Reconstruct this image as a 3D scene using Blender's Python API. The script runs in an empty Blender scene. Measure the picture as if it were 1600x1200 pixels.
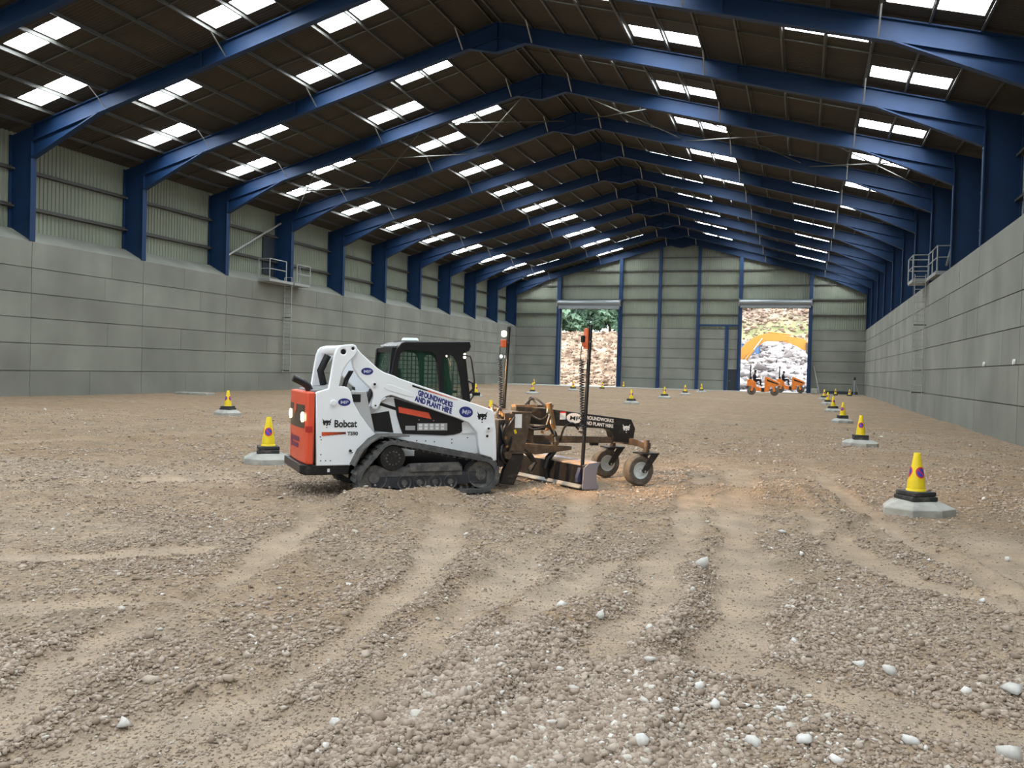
import bpy, bmesh, math, random
import numpy as np
from mathutils import Vector, Matrix

random.seed(7)
rng = np.random.default_rng(11)
C = bpy.context.scene.collection
scn = bpy.context.scene

# ------------------------------------------------------------------ camera
yaw, pit, rol, fpx = 0.328981, -0.018283, 0.027792, 1329.52
cy, sy = math.cos(yaw), math.sin(yaw)
fw = Vector((-sy*math.cos(pit), cy*math.cos(pit), math.sin(pit)))
rt = Vector((cy, sy, 0)); up = rt.cross(fw)
r2 = rt*math.cos(rol) + up*math.sin(rol); u2 = -rt*math.sin(rol) + up*math.cos(rol)
camd = bpy.data.cameras.new('camera'); cam = bpy.data.objects.new('camera', camd); C.objects.link(cam)
M = Matrix.Identity(4)
for i in range(3):
    M[i][0], M[i][1], M[i][2] = r2[i], u2[i], -fw[i]
M[2][3] = 1.65
cam.matrix_world = M
camd.sensor_width = 36; camd.lens = 36*fpx/1600; camd.clip_end = 600; camd.clip_start = .05
scn.camera = cam
scn.view_settings.view_transform = 'Standard'; scn.view_settings.look = 'None'
scn.view_settings.gamma = 1; scn.view_settings.use_curve_mapping = False
scn.view_settings.exposure = 0.14
SKYLIGHT = 26.0
# ------------------------------------------------------------------ overcast sky
W = bpy.data.worlds.new('overcast_sky'); scn.world = W; W.use_nodes = True
nt = W.node_tree; bg = nt.nodes['Background']
tc = nt.nodes.new('ShaderNodeTexCoord'); sp = nt.nodes.new('ShaderNodeSeparateXYZ'); cr = nt.nodes.new('ShaderNodeValToRGB')
nt.links.new(tc.outputs['Generated'], sp.inputs[0]); nt.links.new(sp.outputs['Z'], cr.inputs[0]); nt.links.new(cr.outputs[0], bg.inputs[0])
cr.color_ramp.elements[0].position = 0.0; cr.color_ramp.elements[0].color = (.62, .66, .70, 1)
cr.color_ramp.elements[1].position = 0.6; cr.color_ramp.elements[1].color = (.95, .98, 1.0, 1)
bg.inputs[1].default_value = 4.6

# ------------------------------------------------------------------ hall dimensions
XL, XR = -29.0, 5.42
XM = -11.83
Y1, BAY = 25.747, 6.009
YG = Y1 + 10*BAY
YB = -12.0
ZW = 6.12
ZR, SL = 15.43, .267
XLo, XRo = -30.17, 6.59          # cladding planes
def roofz(x): return ZR - SL*abs(x - XM)
def frameY(i): return Y1 + (i-1)*BAY

# ------------------------------------------------------------------ helpers
def tag(o, label=None, cat=None, group=None, kind=None):
    if label: o['label'] = label
    if cat: o['category'] = cat
    if group: o['group'] = group
    if kind: o['kind'] = kind
    return o

def empty(name, loc=(0, 0, 0), rz=0, label=None, cat=None, group=None):
    o = bpy.data.objects.new(name, None); C.objects.link(o)
    o.location = loc; o.rotation_euler = (0, 0, rz); o.empty_display_size = .2
    return tag(o, label, cat, group)

MATS = {}
def mat(name, col, rough=.6, metal=0, noise=0, nscale=4, bump=0, bscale=30, emit=None, estr=0, col2=None, alpha=None, spec=.5, dust=0, dustcol=(.30, .26, .20)):
    if name in MATS: return MATS[name]
    m = bpy.data.materials.new(name); m.use_nodes = True; n = m.node_tree; b = n.nodes['Principled BSDF']
    b.inputs['Base Color'].default_value = (*col, 1); b.inputs['Roughness'].default_value = rough
    b.inputs['Metallic'].default_value = metal; b.inputs['Specular IOR Level'].default_value = spec
    t = n.nodes.new('ShaderNodeTexCoord')
    last = None
    if noise or col2:
        nz = n.nodes.new('ShaderNodeTexNoise'); nz.inputs['Scale'].default_value = nscale; nz.inputs['Detail'].default_value = 6
        n.links.new(t.outputs['Object'], nz.inputs['Vector'])
        r = n.nodes.new('ShaderNodeValToRGB')
        c2 = col2 or tuple(c*(1-noise) for c in col); c1 = col if col2 else tuple(min(1, c*(1+noise)) for c in col)
        r.color_ramp.elements[0].color = (*c2, 1); r.color_ramp.elements[1].color = (*c1, 1)
        r.color_ramp.elements[0].position = .35; r.color_ramp.elements[1].position = .65
        n.links.new(nz.outputs[0], r.inputs[0]); n.links.new(r.outputs[0], b.inputs['Base Color']); last = r.outputs[0]
    if dust:
        nz = n.nodes.new('ShaderNodeTexNoise'); nz.inputs['Scale'].default_value = 9; nz.inputs['Detail'].default_value = 8; nz.inputs['Roughness'].default_value = .7
        n.links.new(t.outputs['Object'], nz.inputs['Vector'])
        mr = n.nodes.new('ShaderNodeMapRange'); mr.inputs[1].default_value = .62 - .3*dust; mr.inputs[2].default_value = .8 - .1*dust; mr.inputs[4].default_value = min(1, dust*1.2)
        n.links.new(nz.outputs[0], mr.inputs[0])
        mx = n.nodes.new('ShaderNodeMix'); mx.data_type = 'RGBA'; n.links.new(mr.outputs[0], mx.inputs[0])
        if last: n.links.new(last, mx.inputs[6])
        else: mx.inputs[6].default_value = (*col, 1)
        mx.inputs[7].default_value = (*dustcol, 1); n.links.new(mx.outputs[2], b.inputs['Base Color'])
        r3 = n.nodes.new('ShaderNodeMapRange'); r3.inputs[3].default_value = rough; r3.inputs[4].default_value = .95
        n.links.new(mr.outputs[0], r3.inputs[0]); n.links.new(r3.outputs[0], b.inputs['Roughness'])
    if bump:
        nb = n.nodes.new('ShaderNodeTexNoise'); nb.inputs['Scale'].default_value = bscale; nb.inputs['Detail'].default_value = 5
        n.links.new(t.outputs['Object'], nb.inputs['Vector'])
        bp = n.nodes.new('ShaderNodeBump'); bp.inputs['Strength'].default_value = bump; bp.inputs['Distance'].default_value = .02
        n.links.new(nb.outputs[0], bp.inputs['Height']); n.links.new(bp.outputs[0], b.inputs['Normal'])
    if emit:
        b.inputs['Emission Color'].default_value = (*emit, 1); b.inputs['Emission Strength'].default_value = estr
    if alpha is not None: b.inputs['Alpha'].default_value = alpha
    MATS[name] = m
    return m

XF = (1.0, 0.0)     # machine plan scale and shift along its own length
class MB:
    """collects simple solids and links them as one mesh object"""
    def __init__(s): s.v = []; s.f = []; s.uvq = None
    def add(s, vs, fs):
        b = len(s.v); s.v += [tuple(v) for v in vs]; s.f += [tuple(i+b for i in f) for f in fs]; return s
    def box(s, x0, x1, y0, y1, z0, z1):
        vs = [(x, y, z) for x in (x0, x1) for y in (y0, y1) for z in (z0, z1)]
        return s.add(vs, [(0, 1, 3, 2), (4, 6, 7, 5), (0, 4, 5, 1), (2, 3, 7, 6), (0, 2, 6, 4), (1, 5, 7, 3)])
    def bar(s, a, b, w, h, upv=(0, 0, 1)):
        a, b = Vector(a), Vector(b); d = (b-a).normalized(); u = Vector(upv)
        sd = d.cross(u)
        if sd.length < 1e-4: sd = d.cross(Vector((1, 0, 0)))
        sd.normalize(); u = sd.cross(d)
        vs = [p + sd*i*w/2 + u*j*h/2 for p in (a, b) for i, j in ((-1, -1), (1, -1), (1, 1), (-1, 1))]
        return s.add(vs, [(3, 2, 1, 0), (4, 5, 6, 7), (0, 1, 5, 4), (1, 2, 6, 5), (2, 3, 7, 6), (3, 0, 4, 7)])
    def prism(s, poly, y0, y1):
        """poly in x,z extruded along y"""
        n = len(poly); a = sum(poly[i][0]*poly[(i+1) % n][1]-poly[(i+1) % n][0]*poly[i][1] for i in range(n))
        if a < 0: poly = poly[::-1]
        vs = [(x, y0, z) for x, z in poly] + [(x, y1, z) for x, z in poly]
        return s.add(vs, [tuple(range(n)), tuple(range(2*n-1, n-1, -1))] + [(i, i+n, (i+1) % n+n, (i+1) % n) for i in range(n)])
    def tube(s, pts, r, seg=8, cap=True):
        pts = [Vector(p) for p in pts]; rs = r if isinstance(r, (list, tuple)) else [r]*len(pts)
        b = len(s.v); prev = None
        for i, p in enumerate(pts):
            d = (pts[min(i+1, len(pts)-1)] - pts[max(i-1, 0)])
            if d.length < 1e-9: d = Vector((0, 0, 1))
            d.normalize()
            if prev is None: sd = d.cross(Vector((0, 0, 1))); sd = sd if sd.length > .05 else d.cross(Vector((1, 0, 0)))
            else: sd = prev - d*prev.dot(d)
            sd.normalize(); prev = sd; u = d.cross(sd)
            for k in range(seg):
                a = 2*math.pi*k/seg; s.v.append(tuple(p + (sd*math.cos(a) + u*math.sin(a))*rs[i]))
        for i in range(len(pts)-1):
            for k in range(seg):
                k2 = (k+1) % seg; s.f.append((b+i*seg+k, b+(i+1)*seg+k, b+(i+1)*seg+k2, b+i*seg+k2))
        if cap:
            s.f.append(tuple(b+k for k in range(seg))); e = b+(len(pts)-1)*seg; s.f.append(tuple(e+seg-1-k for k in range(seg)))
        return s
    def lathe(s, prof, c=(0, 0, 0), axis='z', seg=24, cap=True):
        """prof: list of (r, h) along axis"""
        b = len(s.v)
        for r, h in prof:
            for k in range(seg):
                a = 2*math.pi*k/seg; p = (r*math.cos(a), r*math.sin(a), h)
                if axis == 'y': p = (p[0], p[2], -p[1])
                if axis == 'x': p = (p[2], p[0], p[1])
                s.v.append((p[0]+c[0], p[1]+c[1], p[2]+c[2]))
        for i in range(len(prof)-1):
            for k in range(seg):
                k2 = (k+1) % seg; s.f.append((b+i*seg+k, b+i*seg+k2, b+(i+1)*seg+k2, b+(i+1)*seg+k))
        if cap and prof[0][0] > 1e-6: s.f.append(tuple(b+seg-1-k for k in range(seg)))
        e = b+(len(prof)-1)*seg
        if cap and prof[-1][0] > 1e-6: s.f.append(tuple(e+k for k in range(seg)))
        return s
    def build(s, name, m, parent=None, bevel=0, smooth=False, fix=True):
        if XF != (1.0, 0.0): s.v = [(v[0]*XF[0]+XF[1], v[1], v[2]) for v in s.v]
        me = bpy.data.meshes.new(name); me.from_pydata(s.v, [], s.f); me.materials.append(m)
        if fix:
            bm = bmesh.new(); bm.from_mesh(me); bmesh.ops.recalc_face_normals(bm, faces=bm.faces); bm.to_mesh(me); bm.free()
        o = bpy.data.objects.new(name, me); C.objects.link(o); o.parent = parent
        if bevel:
            bv = o.modifiers.new('bevel', 'BEVEL'); bv.width = bevel; bv.segments = 2; bv.limit_method = 'ANGLE'; bv.angle_limit = math.radians(40)
        if smooth:
            me.polygons.foreach_set('use_smooth', [True]*len(me.polygons))
            try: me.set_sharp_from_angle(angle=math.radians(40))
            except Exception: pass
        return o

def struct(o): o['kind'] = 'structure'; return o

def plate(name, outer, holes, y0, y1, m, parent, bevel=.006):
    """flat plate in the x,z plane with holes, thickness y0..y1"""
    cu = bpy.data.curves.new('tmp', 'CURVE'); cu.dimensions = '2D'; cu.fill_mode = 'BOTH'
    for poly in [outer] + list(holes):
        sp_ = cu.splines.new('POLY'); sp_.points.add(len(poly)-1); sp_.use_cyclic_u = True
        for i, p in enumerate(poly): sp_.points[i].co = (p[0], p[1], 0, 1)
    t = abs(y1-y0); b = min(bevel, t*.4); cu.extrude = t/2 - b; cu.bevel_depth = b; cu.bevel_resolution = 1; cu.offset = -b
    tmp = bpy.data.objects.new('tmp', cu); C.objects.link(tmp)
    dg = bpy.context.evaluated_depsgraph_get(); me = bpy.data.meshes.new_from_object(tmp.evaluated_get(dg))
    bpy.data.objects.remove(tmp); bpy.data.curves.remove(cu)
    yc = (y0+y1)/2
    me.transform(Matrix(((1, 0, 0, 0), (0, 0, -1, yc), (0, 1, 0, 0), (0, 0, 0, 1))))
    if XF != (1.0, 0.0): me.transform(Matrix(((XF[0], 0, 0, XF[1]), (0, 1, 0, 0), (0, 0, 1, 0), (0, 0, 0, 1))))
    me.materials.clear(); me.materials.append(m); me.name = name
    o = bpy.data.objects.new(name, me); C.objects.link(o); o.parent = parent
    return o

def text(name, body, p, right, upv, size, m, parent, bold=0, width=None, shear=0, align='LEFT'):
    """lettering on a surface: p start of baseline, right/up directions"""
    cu = bpy.data.curves.new('tmp', 'FONT'); cu.body = body; cu.size = size; cu.offset = bold; cu.extrude = .0008; cu.shear = shear; cu.align_x = align
    tmp = bpy.data.objects.new('tmp', cu); C.objects.link(tmp)
    dg = bpy.context.evaluated_depsgraph_get(); me = bpy.data.meshes.new_from_object(tmp.evaluated_get(dg))
    bpy.data.objects.remove(tmp); bpy.data.curves.remove(cu)
    if width and len(me.vertices):
        xs = [v.co.x for v in me.vertices]; me.transform(Matrix.Diagonal((width/(max(xs)-min(xs)), 1, 1, 1)))
    R, U = Vector(right).normalized(), Vector(upv).normalized(); N = R.cross(U)
    M4 = Matrix(((R.x, U.x, N.x, p[0]), (R.y, U.y, N.y, p[1]), (R.z, U.z, N.z, p[2]), (0, 0, 0, 1)))
    me.transform(M4)
    if XF != (1.0, 0.0): me.transform(Matrix(((XF[0], 0, 0, XF[1]), (0, 1, 0, 0), (0, 0, 1, 0), (0, 0, 0, 1))))
    me.materials.clear(); me.materials.append(m)
    o = bpy.data.objects.new(name, me); C.objects.link(o); o.parent = parent
    return o

def circle(cx, cz, rx, rz=None, n=20, a0=0, a1=2*math.pi):
    rz = rz or rx
    return [(cx+rx*math.cos(a0+(a1-a0)*k/n), cz+rz*math.sin(a0+(a1-a0)*k/n)) for k in range(n)]

def copy_tree(o, parent=None):
    c = o.copy(); C.objects.link(c); c.parent = parent
    for ch in [k for k in bpy.data.objects if k.parent == o]: copy_tree(ch, c)
    return c

ORD = ['first', 'second', 'third', 'fourth', 'fifth', 'sixth', 'seventh', 'eighth', 'ninth', 'tenth', 'eleventh', 'twelfth', 'thirteenth', 'fourteenth', 'fifteenth', 'sixteenth']

# ------------------------------------------------------------------ noise
def hash2(ix, iy, s):
    n = (ix.astype(np.int64)*374761393 + iy.astype(np.int64)*668265263 + s*1274126177) & 0xffffffff
    n = ((n ^ (n >> 13))*1274126177) & 0xffffffff
    return ((n ^ (n >> 16)) & 0xffff)/65535.0
def vnoise(x, y, s=0):
    x0, y0 = np.floor(x), np.floor(y); fx, fy = x-x0, y-y0
    fx, fy = fx*fx*(3-2*fx), fy*fy*(3-2*fy)
    a, b, c, d = hash2(x0, y0, s), hash2(x0+1, y0, s), hash2(x0, y0+1, s), hash2(x0+1, y0+1, s)
    return (a*(1-fx)+b*fx)*(1-fy) + (c*(1-fx)+d*fx)*fy - .5
def fbm(x, y, s=0, o=4):
    r = 0; a = 1
    for k in range(o): r = r + a*vnoise(x*2**k, y*2**k, s+k); a *= .5
    return r
def sstep(a, b, x):
    t = np.clip((x-a)/(b-a), 0, 1); return t*t*(3-2*t)
def dist_poly(x, y, pts):
    d = np.full(np.shape(x), 1e9)
    for (ax, ay), (bx, by) in zip(pts[:-1], pts[1:]):
        vx, vy = bx-ax, by-ay; t = np.clip(((x-ax)*vx+(y-ay)*vy)/(vx*vx+vy*vy+1e-9), 0, 1)
        d = np.minimum(d, np.hypot(x-ax-t*vx, y-ay-t*vy))
    return d
# swept wheel and track paths: (points, half width, depth)
BANDS = [
 ([(-5.23, 8.87), (-4.47, 6.59), (-4.06, 5.48), (-3.73, 4.52), (-3.59, 3.77), (-3.44, 3.13), (-3.38, 2.0)], .20, .045),
 ([(-4.07, 9.43), (-3.17, 7.37), (-2.61, 5.83), (-2.42, 4.74), (-2.42, 4.01), (-2.54, 3.37), (-2.8, 2.0)], .19, .05),
 ([(-1.5, 13.5), (-1.26, 12.06), (-1.1, 9.05), (-1.0, 6.98), (-0.95, 5.66), (-0.99, 4.83)], .17, .04),
 ([(-1.3, 16), (-0.9, 12.97), (-0.53, 8.59), (-0.39, 6.6), (-0.36, 5.0)], .22, .04),
 ([(-2.65, 11.02), (-2.24, 7.8), (-2.1, 6.27), (-2.1, 5.02), (-2.14, 4.13), (-2.16, 3.48), (-2.11, 2.0)], .17, .05),
 ([(1.84, 10.04), (1.76, 8.72), (1.69, 7.71)], .32, .03),
 ([(-8.5, 4.2), (-6.0, 5.11), (-5.42, 5.5), (-4.82, 6.17)], .13, .03),
 ([(-6.5, 3.2), (-4.81, 4.1), (-4.43, 4.34), (-4.01, 4.68)], .13, .03),
 ([(-0.0, 10.92), (0.47, 8.73), (0.86, 7.68), (1.55, 7.06), (3, 6.2)], .14, .03),
 ([(-9.31, 7.92), (-8.4, 9.04), (-7.34, 10.34)], .18, .04),
 ([(-14.0, 11.89), (-13.1, 14.09), (-12.78, 19.38)], .3, .04),
 ([(-0.31, 20.41), (0.44, 13.68), (0.74, 11.28), (1.03, 9.31), (1.8, 7.0)], .14, .05),
 ([(-0.53, 4.9), (-0.15, 4.95), (0.33, 4.65), (0.74, 4.48), (2, 3.8)], .2, .03),
 ([(-1.5, 7.25), (-1.63, 6.06), (-1.65, 5.36)], .1, .03),
 ([(-5.2, 60), (-3.5, 25), (-1.6, 16)], .35, .05), ([(-9, 40), (-6, 24), (-3.4, 14.5)], .35, .05),
 ([(-20, 12), (-16, 16), (-12, 30)], .4, .06), ([(-24, 18), (-18, 20), (-11, 26), (-6, 50)], .4, .05),
]
RIDGES = [([(-4.9, 8.75), (-4.55, 9.25), (-4.2, 9.75)], .34, .17), ([(-5.0, 8.2), (-4.6, 8.6), (-3.7, 8.9)], .3, .08),
 ([(-2.3, 3.6), (-2.29, 5.24), (-2.31, 6.4), (-2.2, 8.21)], .13, .06), ([(-1.6, 3.0), (-1.47, 4.01), (-1.43, 5.02), (-1.33, 6.0)], .14, .07),
 ([(-3.3, 3.3), (-3.5, 4.0), (-3.74, 4.79), (-4.07, 6.1)], .14, .06), ([(-0.68, 5.0), (-.72, 6.36), (-.75, 7.2)], .12, .06),
 ([(-0.6, 3.7), (-.62, 4.6)], .14, .07), ([(-1.75, 12.2), (-.4, 12.3), (.2, 12.4)], .2, .08),
 ([(-.1, 12.6), (.5, 10.3), (-.05, 8.0)], .1, .05), ([(-8.9, 10.9), (-8.1, 11.6), (-7.2, 12.6)], .2, .06), ([(-14, 13), (-12, 14.5), (-9.6, 15)], .25, .08)]
PADS = []     # (x, y, r) flat spots under things
MO = (-4.771, 10.760); MT = math.radians(43)
def ground(x, y):
    x = np.asarray(x, float); y = np.asarray(y, float)
    base = .07*sstep(40, 86, y)
    wx = x + .3*vnoise(x*.8, y*.8, 91)*1.0; wy = y + .3*vnoise(x*.8, y*.8, 92)
    dust = np.zeros_like(x); hh = np.zeros_like(x)
    for pts, w, dp in BANDS:
        d = dist_poly(wx, wy, pts) + .16*fbm(x*2.2, y*2.2, 5, 3) + .05*vnoise(x*14, y*14, 6); far = 1-.75*sstep(12, 20, y)
        m = (1 - sstep(w*.55, w*1.45, d))*far; dust = np.maximum(dust, m)
        hh = hh - .55*dp*m + far*dp*.45*np.exp(-((d-w*1.6)/(w*.38))**2)
    for pts, w, dp in RIDGES:
        d = dist_poly(wx, wy, pts); g = np.exp(-(d/w)**2); hh = hh + dp*g; dust = dust*(1-.8*g)
    amp = sstep(1.2, 4, y)
    n = .05*fbm(x*.25, y*.25, 3, 3) + .035*fbm(x*1.3, y*1.3, 8, 3)*(1-.6*dust) + .022*fbm(x*7, y*7, 12, 3)*(1-.7*dust)
    n = n + .018*np.abs(vnoise(x*22, y*22, 31))*(1-.8*dust)
    # level working areas under the machine, wheels and cone blocks
    dx, dy = x-MO[0], y-MO[1]; u = dx*math.cos(MT)+dy*math.sin(MT); v = -dx*math.sin(MT)+dy*math.cos(MT)
    k = sstep(0, .5, np.maximum(np.maximum(-1.45-u, u-.75), np.abs(v)-.85))
    hh2 = (hh + n)
    lvl = k
    for (px, py, pr) in PADS: lvl = np.minimum(lvl, sstep(pr, pr*1.8, np.hypot(x-px, y-py)))
    # flatten towards gable strip and walls
    lvl = lvl*(1 - .85*sstep(76, 80, y))
    hh2 = hh2*lvl - .012*(1-lvl)
    return base + hh2, dust
GZ = lambda x, y: float(ground(np.array([x]), np.array([y]))[0][0])

CONES = [('A', 1.38, 11.66), ('B', 1.38, 22.45), ('C', 1.43, 33.5), ('D', 1.42, 43.8), ('E', 1.46, 54.6), ('F', 1.50, 65.0), ('G', 2.80, 81.0), ('I', 3.94, 80.6),
         ('J', -25.75, 82.3), ('K', -16.92, 53.8), ('L', -17.12, 65.1), ('M', -17.36, 44.6), ('N', -8.33, 22.6), ('O', -17.2, 75.7), ('P', -16.95, 84.2),
         ('Q', -8.31, 43.4), ('R', -8.36, 54.8), ('S', -8.33, 64.7), ('T', -8.18, 74.2), ('U', -8.29, 11.95), ('V', -16.56, 21.75)]
for _, x, y in CONES: PADS.append((x, y, .45))
for lx, ly in ((2.9, -.48), (2.83, .5), (1.95, -.72), (1.77, .1), (1.6, .95)):
    PADS.append((MO[0]+lx*math.cos(MT)-ly*math.sin(MT), MO[1]+lx*math.sin(MT)+ly*math.cos(MT), .3))
PADS += [(-27.4, 33.5, .8), (-3.9, 72, .7), (-2.15, 72.1, .7), (-3, 72.1, .8)]

# ------------------------------------------------------------------ materials
CON = mat('precast_concrete', (.188, .194, .166), .9, noise=.16, nscale=.35, bump=.25, bscale=25)
CON2 = mat('concrete_pads', (.33, .33, .30), .95, noise=.15, nscale=5, bump=.4, bscale=20)
CLAD = mat('cream_cladding', (.195, .215, .165), .55, noise=.08, nscale=.4)
ROOF = mat('fibre_cement_sheets', (.048, .040, .031), .95, noise=.15, nscale=.5)
BLUE = mat('blue_steel', (.0045, .027, .084), .6, noise=.10, nscale=1.2, spec=.35)
GALV = mat('galvanised_steel', (.33, .34, .33), .5, .35)
PURL = mat('purlin_steel', (.095, .095, .085), .55, .3)
SHUT = mat('shutter_steel', (.24, .26, .27), .4, .5)
DARK = mat('dark_door', (.015, .022, .03), .6)
BLK = mat('black_paint', (.012, .012, .014), .4, dust=.25)
BLKC = mat('black_clean', (.010, .010, .012), .3)
WHT = mat('white_paint', (.84, .87, .90), .32, dust=.10, dustcol=(.5, .47, .42))
RED = mat('orange_red_paint', (.70, .085, .035), .35, dust=.1)
REDS = mat('orange_red_sticker', (.75, .10, .05), .4)
RUB = mat('dusty_rubber', (.055, .058, .062), .8, dust=.75, dustcol=(.16, .155, .145), bump=.3, bscale=60)
TYRE = mat('dusty_tyre', (.07, .062, .055), .85, dust=.8, dustcol=(.20, .165, .13))
FRM = mat('dusty_undercarriage', (.055, .057, .06), .7, dust=.75, dustcol=(.20, .185, .165), bump=.3, bscale=40)
FRD = mat('dark_track_frame', (.022, .026, .034), .55, dust=.45, dustcol=(.13, .12, .11), bump=.3, bscale=40)
BRZ = mat('dusty_brown_steel', (.085, .062, .046), .36, .35, dust=.6, dustcol=(.24, .17, .12))
GOLD = mat('bronze_cylinder', (.42, .25, .12), .3, .8)
CHR = mat('chrome_rod', (.75, .75, .75), .12, 1)
RIM = mat('grey_rim', (.60, .65, .65), .5, dust=.15)
BLADE = mat('worn_blade_steel', (.30, .30, .37), .42, .4, dust=.5, dustcol=(.34, .29, .26))
SOIL = mat('trapped_soil', (.34, .24, .16), .95, bump=.6, bscale=40)
NAVY = mat('navy_print', (.02, .03, .18), .4)
PALE = mat('pale_print', (.55, .58, .70), .4)
WSTK = mat('white_sticker', (.8, .8, .8), .5)
GSTK = mat('grey_sticker', (.38, .38, .38), .5)
PURP = mat('faded_purple_print', (.16, .03, .12), .5)
GREY = mat('grey_plastic', (.16, .17, .17), .6, dust=.4)
YEL = mat('yellow_cone', (.80, .62, .015), .45, noise=.08, nscale=6)
CREDM = mat('sign_red', (.6, .03, .04), .45)
CBLU = mat('sign_blue', (.03, .05, .45), .45)
CBLK = mat('black_cone_base', (.02, .022, .024), .75, dust=.35)
ORNG = mat('roller_orange', (.75, .20, .02), .45, noise=.1)
EXYEL = mat('excavator_yellow', (.52, .23, .035), .5)
CLOTH = mat('dark_workwear', (.012, .014, .025), .9)
SKIN = mat('skin', (.35, .2, .14), .6)
RECV = mat('receiver_orange', (.70, .14, .05), .4)
GLASS = mat('tinted_glass', (.02, .09, .055), .06, alpha=.42, spec=.6)
LAMPW = mat('warm_lamp', (1, .8, .5), .4, emit=(1, .72, .38), estr=30)
LAMPF = mat('work_lamp', (1, .9, .7), .4, emit=(1, .80, .52), estr=22)

# fibre cement corrugation in the roof
n = ROOF.node_tree; b = n.nodes['Principled BSDF']; t = n.nodes.new('ShaderNodeTexCoord'); wv = n.nodes.new('ShaderNodeTexWave')
wv.bands_direction = 'Y'; wv.inputs['Scale'].default_value = 2.2; n.links.new(t.outputs['Object'], wv.inputs['Vector'])
bp = n.nodes.new('ShaderNodeBump'); bp.inputs['Strength'].default_value = .5; bp.inputs['Distance'].default_value = .04
n.links.new(wv.outputs[1], bp.inputs['Height']); n.links.new(bp.outputs[0], b.inputs['Normal'])
# per-panel tone and vertical weathering in the concrete
n = CON.node_tree; b = n.nodes['Principled BSDF']; src = b.inputs['Base Color'].links[0].from_socket
at = n.nodes.new('ShaderNodeAttribute'); at.attribute_name = 'tone'
mp = n.nodes.new('ShaderNodeMapping'); mp.inputs['Scale'].default_value = (.7, .7, .12); t = n.nodes.new('ShaderNodeTexCoord')
nz = n.nodes.new('ShaderNodeTexNoise'); nz.inputs['Scale'].default_value = 1.5; nz.inputs['Detail'].default_value = 7
n.links.new(t.outputs['Object'], mp.inputs[0]); n.links.new(mp.outputs[0], nz.inputs['Vector'])
ad = n.nodes.new('ShaderNodeMath'); ad.operation = 'MULTIPLY_ADD'; n.links.new(nz.outputs[0], ad.inputs[0]); ad.inputs[1].default_value = .26; n.links.new(at.outputs['Fac'], ad.inputs[2])
ad2 = n.nodes.new('ShaderNodeMath'); ad2.operation = 'ADD'; n.links.new(ad.outputs[0], ad2.inputs[0]); ad2.inputs[1].default_value = .86
vm = n.nodes.new('ShaderNodeVectorMath'); vm.operation = 'SCALE'; n.links.new(src, vm.inputs[0]); n.links.new(ad2.outputs[0], vm.inputs['Scale'])
n.links.new(vm.outputs[0], b.inputs['Base Color'])

# ------------------------------------------------------------------ concrete walls
ROWS = [-.6, 1.03, 2.12, 3.13, 4.1, 5.1, 6.11]
def tone_attr(o, per):
    me = o.data; a = me.attributes.new('tone', 'FLOAT', 'POINT'); nn = len(me.vertices)
    vals = np.zeros(nn, np.float32); vals[:len(per)*8] = np.repeat(per, 8)[:nn]; a.data.foreach_set('value', vals)
def long_wall(name, xf, xb, sgn):
    m = MB(); per = []
    ys = [YB] + [frameY(i) for i in range(-5, 11) if frameY(i) > YB+1] + [YG]
    for a, bb in zip(ys[:-1], ys[1:]):
        for r in range(6):
            cuts = [a, bb] if rng.random() < .35 else [a, a+(bb-a)*rng.uniform(.3, .7), bb]
            if r == 0: cuts = [a, a+(bb-a)*.5, bb]
            for c0, c1 in zip(cuts[:-1], cuts[1:]):
                off = rng.uniform(0, .008); g = .013 if c0 in (a,) else .006
                m.box(min(xf+sgn*off, xf-sgn*.08), max(xf+sgn*off, xf-sgn*.08), c0+g, c1-.008, ROWS[r]+.014, ROWS[r+1]-.014 if r < 5 else 6.11)
                per.append(rng.uniform(-.06, .06) - (.05 if r < 2 and rng.random() < .5 else 0))
    m.prism([(xf-sgn*.06, -.6), (xf-sgn*.06, 6.11), (xb, 6.70), (xb-sgn*.1, 6.70), (xb-sgn*.1, -.6)], YB, YG+.3)
    m.prism([(xf, 6.11), (xf, 6.13), (xb, 6.72), (xb, 6.69), (xf-sgn*.03, 6.11)], YB, YG+.3)
    o = struct(m.build(name, CON)); tone_attr(o, per); return o
wall_left = long_wall('wall_left', XL, XLo, 1)
wall_right = long_wall('wall_right', XR, XRo, -1)
# gable
DL, DR = (-24.05, -17.96), (-5.80, .36)
PD = (-6.97, -6.06)
m = MB(); per = []
for a, bb in ((XL, DL[0]), (DL[1], -13.8), (-13.8, -9.95), (-9.95, -7.2), (-7.2, DR[0]), (DR[1], XR)):
    for r in range(6):
        z0, z1 = ROWS[r]+.02, ROWS[r+1]-.02
        if r == 5: z1 = 6.05
        if a == -7.2:
            if z1 < 2.25 and r < 2:
                if r == 1: pass
                continue
            if r == 2: z0 = 2.2
        m.box(a+.01, bb-.01, YG, YG+.18, z0, z1); per.append(rng.uniform(-.07, .03))
o = struct(m.build('wall_far', CON)); tone_attr(o, per)
wall_far = o
m = MB()
for a, bb in ((XL-.2, DL[0]), (DL[1], -7.2), (DR[1], XR+.2)): m.box(a, bb, YG+.15, YG+.3, -.6, 6.05)
m.box(-7.2, DR[0], YG+.15, YG+.3, 2.2, 6.05); m.box(-7.2, PD[0], YG+.0, YG+.3, -.6, 2.2)
struct(m.build('wall_far_backing', CON, wall_far))
d1 = struct(MB().box(PD[0], PD[1]+.25, YG+.04, YG+.10, .07, 2.19).build('door_1', DARK))
MB().box(PD[0]+.1, PD[0]+.25, YG-.03, YG+.04, 1.0, 1.04).build('door_handle', GALV, d1)

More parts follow.
